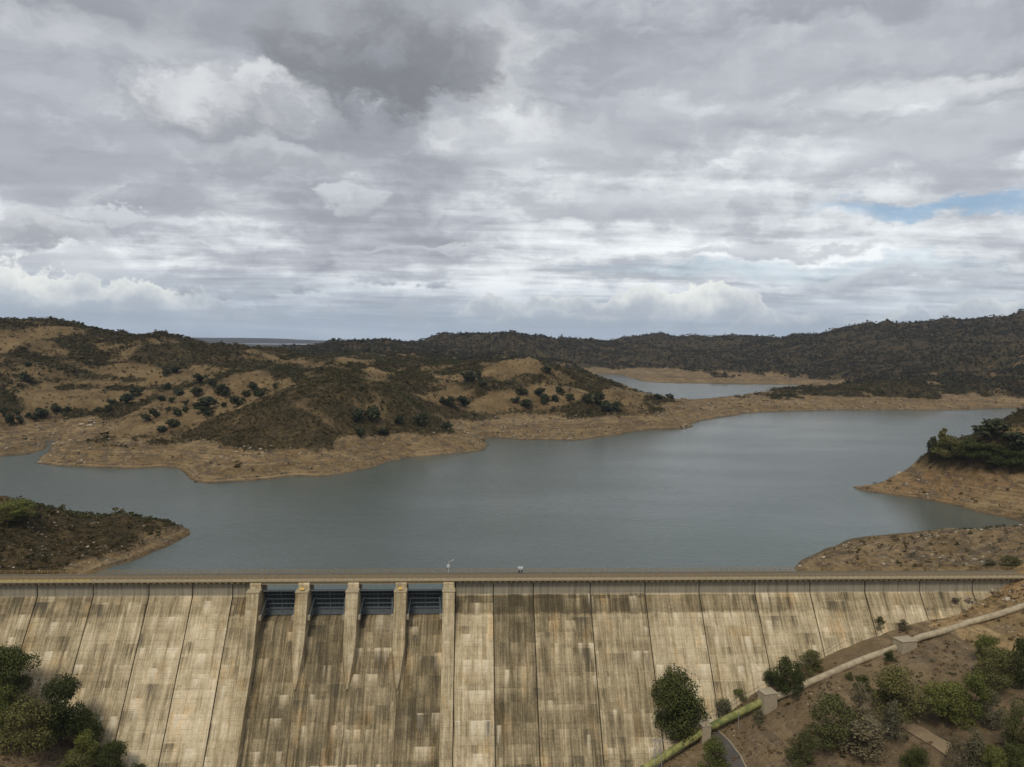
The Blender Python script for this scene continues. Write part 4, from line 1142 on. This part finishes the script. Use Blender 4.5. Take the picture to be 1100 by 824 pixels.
def plant(name, key, P, w, h, label, cat='bush', group=None):
    i = _cnt.get(key, 0); _cnt[key] = i+1
    cm, tm = KINDS[key][i % len(KINDS[key])]
    e = empty(name, (float(P[0]), float(P[1]), float(P[2])), (i*2.39996) % 6.283)
    tag(e, label, cat, group)
    for nm, me in (('crown', cm), ('trunk', tm)):
        o = bpy.data.objects.new(nm, me); o.scale = (w, w, h); link(o, e)
    return e
def mpp(rng_t): return rng_t/F_PX                     # metres per picture pixel at a range

# near plants, downstream: (px, base py, width px, height px, kind, name, label, category)
NEAR = [
 (729, 794, 60, 66, 'pine', 'pine_tree', 'large round dark pine against the dam face above the lower green pipe', 'tree'),
 (945, 677, 15, 14, 'dark', 'bush', 'small round dark bush at the dam foot above the wide concrete block', 'bush'),
 (972, 676, 15, 10, 'grey', 'bush', 'low grey-green bush at the dam foot straight above the wide concrete block', 'bush'),
 (848, 748, 34, 38, 'dark', 'bush', 'dark green bush growing over the beige pipe beside the square block', 'bush'),
 (872, 722, 26, 22, 'olive', 'bush', 'olive bush at the dam foot right of the square block', 'bush'),
 (831, 735, 22, 16, 'dark', 'bush', 'low dark bush at the dam foot above the square block', 'bush'),
 (794, 752, 18, 12, 'olive', 'bush', 'small olive bush at the dam foot above the upper green pipe', 'bush'),
 (779, 770, 22, 19, 'grey', 'bush', 'grey twiggy bush between the large pine and the upper green pipe', 'bush'),
 (815, 776, 16, 13, 'grey', 'bush', 'small grey bush below the square concrete block', 'bush'),
 (858, 822, 30, 36, 'olive', 'bush', 'olive bush by the bottom edge below the square block', 'bush'),
 (766, 832, 36, 34, 'bright', 'bush', 'bright yellow-green bush at the bottom edge left of the paved road', 'bush'),
 (927, 741, 19, 15, 'dark', 'bush', 'small dark round bush below the wide concrete block', 'bush'),
 (966, 772, 58, 46, 'olive', 'bush', 'wide olive bush at the head of the dirt track', 'bush'),
 (923, 786, 28, 48, 'grey', 'bush', 'tall grey-green bush left of the wide olive bush', 'bush'),
 (892, 803, 52, 50, 'olive', 'bush', 'big olive bush at lower left of the right bank bushes', 'bush'),
 (930, 812, 46, 38, 'grey', 'bush', 'broad pale grey bush near the bottom edge left of the dirt track', 'bush'),
 (958, 796, 30, 38, 'grey', 'bush', 'pale grey bush standing beside the upper end of the dirt track', 'bush'),
 (1017, 781, 46, 42, 'bright', 'bush', 'bright green bush in the middle of the right bank, left of its pair', 'bush'),
 (1042, 774, 38, 44, 'bright', 'bush', 'bright green bush in the middle of the right bank, taller of its pair', 'bush'),
 (1063, 782, 22, 34, 'grey', 'bush', 'thin pale bush right of the bright green pair', 'bush'),
 (1063, 714, 28, 26, 'bright', 'bush', 'bright green bush high on the right bank, upper of three', 'bush'),
 (1072, 742, 42, 38, 'olive', 'bush', 'wide olive bush high on the right bank, middle of three', 'bush'),
 (1098, 740, 30, 46, 'dark', 'bush', 'dark green bush high on the right bank at the right edge', 'bush'),
 (1097, 815, 32, 52, 'olive', 'bush', 'olive bush at the right edge below the bright green pair', 'bush'),
 (1043, 838, 24, 46, 'grey', 'bush', 'tall thin grey bush at the bottom edge on the dirt track', 'bush'),
 (1066, 838, 30, 30, 'bright', 'bush', 'small bright green bush at the bottom edge near the right corner', 'bush'),
 (1024, 834, 16, 36, 'grey', 'bush', 'narrow grey bush at the bottom edge left of the taller one', 'bush'),
 (982, 824, 26, 22, 'dark', 'bush', 'small dark bush at the bottom edge below the dirt track', 'bush'),
 (955, 711, 11, 12, 'dark', 'bush', 'tiny dark bush just below the beige pipe left of the wide block', 'bush'),
 (912, 730, 9, 8, 'olive', 'bush', 'tiny olive bush on bare soil below the lower beige pipe', 'bush'),
 (1085, 835, 26, 30, 'dark', 'bush', 'dark bush in the bottom right corner', 'bush'),
 (6, 757, 54, 56, 'pine', 'pine_tree', 'dark pine at the left edge, highest of the left bank trees', 'tree'),
 (66, 801, 48, 64, 'pine', 'pine_tree', 'tall dark pine in the middle of the left bank trees', 'tree'),
 (96, 806, 28, 38, 'pine', 'pine_tree', 'slim dark pine leaning toward the dam face on the left bank', 'tree'),
 (88, 828, 32, 36, 'bright', 'pine_tree', 'yellowish green young pine below the slim pine on the left bank', 'tree'),
 (119, 834, 30, 34, 'pine', 'pine_tree', 'small pine at the bottom edge, rightmost of the left bank trees', 'tree'),
 (80, 842, 34, 28, 'olive', 'bush', 'olive bush at the bottom edge under the left bank pines', 'bush'),
 (30, 812, 50, 54, 'olive', 'bush', 'big olive bush in shade between the left bank pines', 'bush'),
 (2, 782, 36, 40, 'bright', 'pine_tree', 'yellowish young pine at the left edge below the highest pine', 'tree'),
 (22, 772, 26, 24, 'grey', 'bush', 'bare grey bush between the two dark pines on the left bank', 'bush'),
 (145, 840, 22, 20, 'dark', 'bush', 'low dark bush at the bottom edge at the foot of the dam blocks', 'bush'),
]
hp = hit_dn([(n[0], n[1]) for n in NEAR])
for n, P in zip(NEAR, hp):
    s = mpp(np.linalg.norm(P[:3]-CAM))
    plant(n[5], n[4], P[:3]-np.array([0, 0, 0.15]), n[2]*s*(0.86 if n[0] > 300 else 0.86), n[3]*s*(0.98 if n[0] > 300 else 0.92), n[6], n[7], 'plants on the banks below the dam')

# lakeside plants
SHORE = [
 (18, 560, 34, 20, 'bright', 'bush', 'green bush on the dark left headland by the dam', 'bush'),
 (2, 561, 24, 16, 'olive', 'bush', 'olive bush at the left edge on the left headland', 'bush'),
 (1001, 487, 9, 16, 'oak', 'oak_tree', 'small slim tree at the outer end of the right headland grove', 'tree'),
 (1014, 491, 17, 27, 'gum', 'pale_trunk_tree', 'tall tree with pale trunk in the right headland grove', 'tree'),
 (1024, 491, 26, 20, 'olive', 'bush', 'broad green tree beside the pale trunk on the right headland', 'tree'),
 (1042, 492, 28, 19, 'dark', 'bush', 'broad green tree in the middle of the right headland grove', 'tree'),
 (1062, 495, 28, 16, 'dark', 'bush', 'dark tree in the inner part of the right headland grove', 'tree'),
 (1083, 500, 32, 20, 'dark', 'bush', 'dark tree nearest the right edge in the right headland grove', 'tree'),
 (1090, 480, 26, 14, 'oak', 'oak_tree', 'dark oak above the right headland grove on brown slope', 'tree'),
 (1064, 473, 24, 20, 'oak', 'oak_tree', 'dark spreading tree on the skyline of the right headland', 'tree'),
 (1045, 482, 16, 9, 'oak', 'oak_tree', 'low dark bush on the right headland edge left of the skyline tree', 'bush'),
 (1085, 610, 18, 11, 'olive', 'bush', 'green bush behind the crest near the right edge', 'bush'),
 (1062, 608, 12, 7, 'grey', 'bush', 'grey bush behind the crest left of the green one', 'bush'),
]
hp = hit_up([(n[0], n[1]) for n in SHORE])
for n, P in zip(SHORE, hp):
    s = mpp(np.linalg.norm(P[:3]-CAM))
    plant(n[5], n[4], P[:3]-np.array([0, 0, 0.2]), n[2]*s*1.1, n[3]*s, n[6], n[7], 'plants on the headlands by the dam')

# oaks scattered over the far slopes: (crop origin, scale, [(cx, cy, w, h)...], label, group)
OAKS = [
 ((140, 380, 6.87), [(40, 290, 60, 45), (275, 245, 45, 45), (355, 290, 60, 40), (225, 335, 55, 40), (305, 345, 40, 35), (415, 365, 40, 40), (490, 290, 75, 60), (855, 300, 55, 45), (905, 250, 60, 55),
   (1070, 240, 35, 40), (180, 450, 60, 60), (115, 480, 60, 50), (280, 410, 30, 30), (345, 440, 60, 60), (410, 420, 35, 45), (270, 145, 50, 45), (330, 125, 65, 40), (510, 190, 90, 60), (605, 220, 50, 50), (690, 380, 35, 35), (230, 560, 60, 40)],
  'of the small dark oaks on the tan slope by the knoll', 'oaks on the tan slope'),
 ((140, 380, 6.87), [(675, 280, 100, 80)], 'large round oak high on the tan slope, upper of the two biggest', 'oaks on the tan slope'),
 ((140, 380, 6.87), [(550, 390, 130, 95)], 'widest dark oak on the tan slope left of the scrubby knoll', 'oaks on the tan slope'),
 ((140, 380, 6.87), [(580, 445, 70, 40)], 'greyish low oak just below the widest oak on the tan slope', 'oaks on the tan slope'),
 ((140, 380, 6.87), [(790, 360, 90, 70)], 'dark oak at the upper edge of the scrubby knoll', 'oaks on the tan slope'),
 ((140, 380, 6.87), [(955, 300, 80, 70)], 'dark oak nearest the top of the tan slope by the knoll', 'oaks on the tan slope'),
 ((140, 380, 6.87), [(310, 520, 75, 50)], 'lowest dark oak on the tan slope above the bare shore', 'oaks on the tan slope'),
 ((0, 380, 6.87), [(75, 500, 50, 70), (150, 500, 40, 50), (25, 440, 50, 60), (205, 460, 35, 35), (410, 410, 60, 50), (310, 450, 80, 60), (500, 410, 35, 30), (255, 480, 35, 30), (120, 440, 40, 40)],
  'of the small oaks below the tan field above left cove', 'oaks above the left cove'),
 ((0, 380, 6.87), [(1005, 290, 70, 60), (830, 365, 50, 40), (940, 340, 80, 60), (800, 410, 45, 45), (720, 420, 40, 35)], 'oak in the diagonal hedge at right end of tan field', 'oaks at the tan field'),
 ((0, 380, 6.87), [(210, 85, 40, 30), (195, 185, 60, 60)], 'of two oaks on the scrub hillside above the tan field', 'oaks above the tan field'),
 ((240, 340, 3.667), [(528, 395, 45, 45)], 'left dark oak of the pair on the face of the scrubby knoll', 'oaks on the knoll'),
 ((240, 340, 3.667), [(585, 390, 50, 55)], 'right, larger dark oak of the pair on the face of the scrubby knoll', 'oaks on the knoll'),
 ((240, 340, 3.667), [(628, 457, 40, 30)], 'small green oak low on the knoll just above the bare shore', 'oaks on the knoll'),
 ((240, 340, 3.667), [(540, 460, 35, 35)], 'small oak on the knoll left of the small green one', 'oaks on the knoll'),
 ((240, 340, 3.667), [(780, 410, 50, 45), (690, 410, 35, 35), (880, 432, 40, 25)], 'of three oaks on the right shoulder of the knoll', 'oaks on the knoll'),
 ((240, 340, 3.667), [(865, 335, 25, 30), (895, 340, 40, 40), (945, 340, 45, 40), (965, 240, 50, 35), (1005, 235, 20, 35)], 'of five oaks in the dry hollow behind the knoll', 'oaks in the hollow'),
 ((500, 340, 3.667), [(220, 298, 45, 30), (240, 345, 40, 30), (310, 328, 35, 35), (290, 300, 40, 30), (320, 212, 40, 25), (375, 295, 35, 30), (15, 240, 40, 40), (65, 265, 30, 25), (350, 325, 30, 28), (410, 320, 30, 25), (200, 330, 35, 22)],
  'of the small oaks on the dry slope of second knoll', 'oaks on the second knoll'),
 ((500, 340, 3.667), [(525, 330, 40, 50)], 'tallest dark oak on the lakeside tail of the second knoll', 'oaks on the second knoll'),
 ((500, 340, 3.667), [(480, 325, 35, 35)], 'oak just left of the tallest one on the second knoll', 'oaks on the second knoll'),
 ((500, 340, 3.667), [(555, 360, 40, 40), (595, 358, 38, 38)], 'oak of the pair right of the tallest above the lake', 'oaks on the second knoll'),
 ((500, 340, 3.667), [(760, 318, 30, 20), (805, 320, 30, 24), (1000, 305, 14, 14), (1055, 297, 20, 16), (1080, 296, 16, 14)], 'of five small oaks on the spit between the lakes', 'oaks on the spit'),
]
flat = []; meta = []
for (ox, oy, sc_), L, lab, grp in OAKS:
    for cx, cy, w, h in L:
        flat.append((ox+cx/sc_, oy+(cy+h*0.42)/sc_)); meta.append((w/sc_, h/sc_, lab, grp))
hp = hit_up(flat)
ORD = 'leftmost second third fourth fifth sixth seventh eighth ninth tenth eleventh twelfth thirteenth fourteenth fifteenth sixteenth seventeenth eighteenth nineteenth twentieth rightmost'.split()
same = {}
for i, m_ in enumerate(meta): same.setdefault(m_[2], []).append(i)
for lab, ids in same.items():
    if len(ids) > 1:
        for k, i in enumerate(sorted(ids, key=lambda j: flat[j][0])):
            word = 'rightmost' if k == len(ids)-1 else ORD[k] if k == 0 else ORD[k]+' from left'
            meta[i] = (meta[i][0], meta[i][1], word+' '+lab, meta[i][3])
for P, (w, h, lab, grp) in zip(hp, meta):
    s = mpp(np.linalg.norm(P[:3]-CAM))
    plant('oak_tree', 'oak', P[:3]-np.array([0, 0, 0.3]), w*s*1.15, h*s*1.12, lab, 'tree', grp)

# ------------------------------------------------------------------ uncountable cover: scrub, far woods, tufts, stones
def scatter(name, P, scl, rot, protos, label, sz=None):
    me = bpy.data.meshes.new(name)
    me.vertices.add(len(P)); me.vertices.foreach_set('co', np.asarray(P, np.float32).ravel())
    for nm, ty, key, dat in (('scl', 'FLOAT_VECTOR', 'vector', scl), ('rot', 'FLOAT_VECTOR', 'vector', rot)):
        a = me.attributes.new(nm, ty, 'POINT'); a.data.foreach_set(key, np.asarray(dat, np.float32).ravel())
    o = bpy.data.objects.new(name, me); COL.objects.link(o)
    ng = bpy.data.node_groups.new(name, 'GeometryNodeTree')
    ng.interface.new_socket('Geometry', in_out='INPUT', socket_type='NodeSocketGeometry'); ng.interface.new_socket('Geometry', in_out='OUTPUT', socket_type='NodeSocketGeometry')
    gi = ng.nodes.new('NodeGroupInput'); go = ng.nodes.new('NodeGroupOutput')
    ip = ng.nodes.new('GeometryNodeInstanceOnPoints'); jn = ng.nodes.new('GeometryNodeJoinGeometry')
    for p in protos:
        oi = ng.nodes.new('GeometryNodeObjectInfo'); oi.inputs['Object'].default_value = p; oi.inputs['As Instance'].default_value = True
        ng.links.new(oi.outputs['Geometry'], jn.inputs[0])
    ng.links.new(gi.outputs[0], ip.inputs['Points']); ng.links.new(jn.outputs[0], ip.inputs['Instance']); ip.inputs['Pick Instance'].default_value = True
    for nm, sk in (('scl', 'Scale'), ('rot', 'Rotation')):
        na = ng.nodes.new('GeometryNodeInputNamedAttribute'); na.data_type = 'FLOAT_VECTOR'; na.inputs['Name'].default_value = nm
        ng.links.new(na.outputs['Attribute'], ip.inputs[sk])
    ng.links.new(ip.outputs[0], go.inputs[0])
    md = o.modifiers.new('cover', 'NODES'); md.node_group = ng
    tag(o, label, kind='stuff')
    return o
def protos(base, n, lobes, nleaf, leaf, mat, shape, **kw):
    L = []
    for k in range(n):
        me, _ = crown_mesh(base, hash_seed(base)+k*7, lobes, nleaf, leaf, mat, shape, **kw)
        L.append(bpy.data.objects.new(base, me))
    return L
rg = np.random.default_rng(77)
def land_points(n, r0, r1, a0=-40, a1=47, power=1.0):
    az_ = np.radians(rg.uniform(a0, a1, n)); u = rg.random(n)
    r_ = r0*(r1/r0)**u if power == 0 else (r0**power+(r1**power-r0**power)*u)**(1/power)
    x = CAM[0]+r_*np.sin(az_); y = CAM[1]+r_*np.cos(az_)
    return x, y, r_
def rots(n): return np.stack([rg.normal(0, 0.08, n), rg.normal(0, 0.08, n), rg.uniform(0, 6.283, n)], 1)

x, y, r_ = land_points(420000, 240, 1350, power=1.15)
z, sd, _ = up_height(x, y, True); s, f, b = land_cover(x, y, z, sd)
dens = s*(0.35+0.65*sstep(fbm(x/26, y/26, 3, 121), 0.36, 0.6))+f*0.05+b*0.012+b*0.05*((x > 95) & (y < 260))
keep = (rg.random(len(x)) < dens) & (z > 1.0) & (y > 14)
x, y, z, r_ = x[keep], y[keep], z[keep], r_[keep]
w = rg.lognormal(0.25, 0.45, len(x))*np.clip(r_/650, 0.75, 1.5); w = np.clip(w, 0.5, 5.0)
h = w*rg.uniform(0.55, 0.95, len(x))
SP = protos('shrub', 5, 6, 46, 0.14, M_SCRUB, 'low', hollow=0.6)
scatter('scrub', np.stack([x, y, z+WATER_Z-0.15*h], 1), np.stack([w, w, h], 1), rots(len(x)), SP, 'low brown-green scrub covering the hills round the reservoir')
print('scrub', len(x))

x, y, r_ = land_points(210000, 1200, 3300, power=1.0)
z, sd, _ = up_height(x, y, True); s, f, b = land_cover(x, y, z, sd)
g = fbm(x/120, y/120, 4, 131)
keep = (rg.random(len(x)) < s*(0.35+0.65*sstep(g, 0.34, 0.55))) & (z > 8)
x, y, z, r_ = x[keep], y[keep], z[keep], r_[keep]
w = np.clip(rg.lognormal(1.15, 0.38, len(x)), 1.6, 9.0); h = w*rg.uniform(0.7, 1.25, len(x))
scatter('far_wood', np.stack([x, y, z+WATER_Z-0.1*h], 1), np.stack([w, w, h], 1), rots(len(x)), protos('far_tree', 5, 7, 40, 0.15, M_FAR, 'round'), 'dark scrub woodland covering the far hills')
print('far', len(x))

# taller trees standing up from the far skylines
x, y, r_ = land_points(5200, 1300, 2700, power=1.1)
z, sd, _ = up_height(x, y, True)
keep = (z > np.quantile(z, 0.45)) & (fbm(x/160, y/160, 3, 133) > 0.53)
x, y, z = x[keep], y[keep], z[keep]
h = rg.uniform(3.5, 8, len(x)); w = h*rg.uniform(0.35, 0.65, len(x))
scatter('skyline_trees', np.stack([x, y, z+WATER_Z-0.3], 1), np.stack([w, w, h], 1), rots(len(x)), protos('slender_tree', 4, 8, 60, 0.11, M_FAR, 'tall'), 'thin scattered trees standing along the far ridges')

# near slopes: dry tufts, low bushes
x = rg.uniform(-190, 200, 60000); y = rg.uniform(-205, -2, 60000)
z = dn_height(x, y)
face = y < -NB*(Z_LIP-z)-0.5
g = fbm(x/7, y/7, 4, 141)
pxx, pyy, dd = to_px(np.stack([x, y, z], 1))
keep = face & (rg.random(len(x)) < 0.10+0.55*sstep(g, 0.45, 0.62)) & (z > -50)
x, y, z = x[keep], y[keep], z[keep]
w = np.clip(rg.lognormal(-0.45, 0.4, len(x)), 0.25, 1.6); h = w*rg.uniform(0.45, 0.8, len(x))
half = rg.random(len(x)) < 0.62
for sel, nm, mt, lab in ((half, 'dry_tufts', M_TUFT, 'dry straw-coloured tufts on the slopes below the dam'), (~half, 'low_brush', M_SCRUB, 'low brown brush on the slopes below the dam')):
    scatter(nm, np.stack([x, y, z-0.05], 1)[sel], np.stack([w, w, h], 1)[sel], rots(int(sel.sum())), protos(nm+'_clump', 4, 5, 44, 0.13, mt, 'low'), lab)

# stones along the drawn-down shores and on the near slopes
def rock_protos(n):
    L = []
    for k in range(n):
        bm = bmesh.new(); bmesh.ops.create_icosphere(bm, subdivisions=1, radius=0.5)
        rr = random.Random(900+k)
        for v in bm.verts:
            v.co *= rr.uniform(0.7, 1.15); v.co.z *= 0.62
        me = bpy.data.meshes.new('stone'); bm.to_mesh(me); bm.free(); me.materials.append(M_ROCK); L.append(bpy.data.objects.new('stone', me))
    return L
RP = rock_protos(6)
x, y, r_ = land_points(90000, 240, 1000, power=1.2)
z, sd, _ = up_height(x, y, True)
g = fbm(x/16, y/16, 4, 151)
keep = (sd > 0.5) & (z < 13) & (rg.random(len(x)) < 0.06+0.9*sstep(g, 0.53, 0.66))
x, y, z, r_ = x[keep], y[keep], z[keep], r_[keep]
w = np.clip(rg.lognormal(-0.15, 0.55, len(x)), 0.25, 3.5)*np.clip(r_/450, 0.8, 1.5)
scatter('shore_stones', np.stack([x, y, z+WATER_Z], 1), np.stack([w, w*rg.uniform(0.6, 1, len(x)), w*rg.uniform(0.5, 0.9, len(x))], 1), rots(len(x)), RP, 'stones strewn over the bare shores')
x = rg.uniform(-150, 190, 26000); y = rg.uniform(-190, -5, 26000); z = dn_height(x, y)
keep = (y < -NB*(Z_LIP-z)-0.3) & (rg.random(len(x)) < 0.05+0.5*sstep(fbm(x/11, y/11, 4, 161), 0.5, 0.68)) & (z > -50)
x, y, z = x[keep], y[keep], z[keep]; w = np.clip(rg.lognormal(-0.9, 0.5, len(x)), 0.15, 1.4)
scatter('slope_stones', np.stack([x, y, z], 1), np.stack([w, w*0.8, w*0.7], 1), rots(len(x)), RP, 'stones strewn over the slopes below the dam')
# ------------------------------------------------------------------ air
def build_haze():
    m = bpy.data.materials.new('haze_air'); m.use_nodes = True
    nt = m.node_tree; nt.nodes.clear()
    v = nt.nodes.new('ShaderNodeVolumePrincipled'); o = nt.nodes.new('ShaderNodeOutputMaterial')
    v.inputs['Color'].default_value = (0.62, 0.76, 1.0, 1); v.inputs['Density'].default_value = 0.00005; v.inputs['Anisotropy'].default_value = 0.2
    nt.links.new(v.outputs[0], o.inputs['Volume'])
    ob = Acc().box(-9500, 9500, -330, 11900, -75, 330).build('haze', m)
    tag(ob, 'thin pale air over the whole valley', kind='stuff')
build_haze()
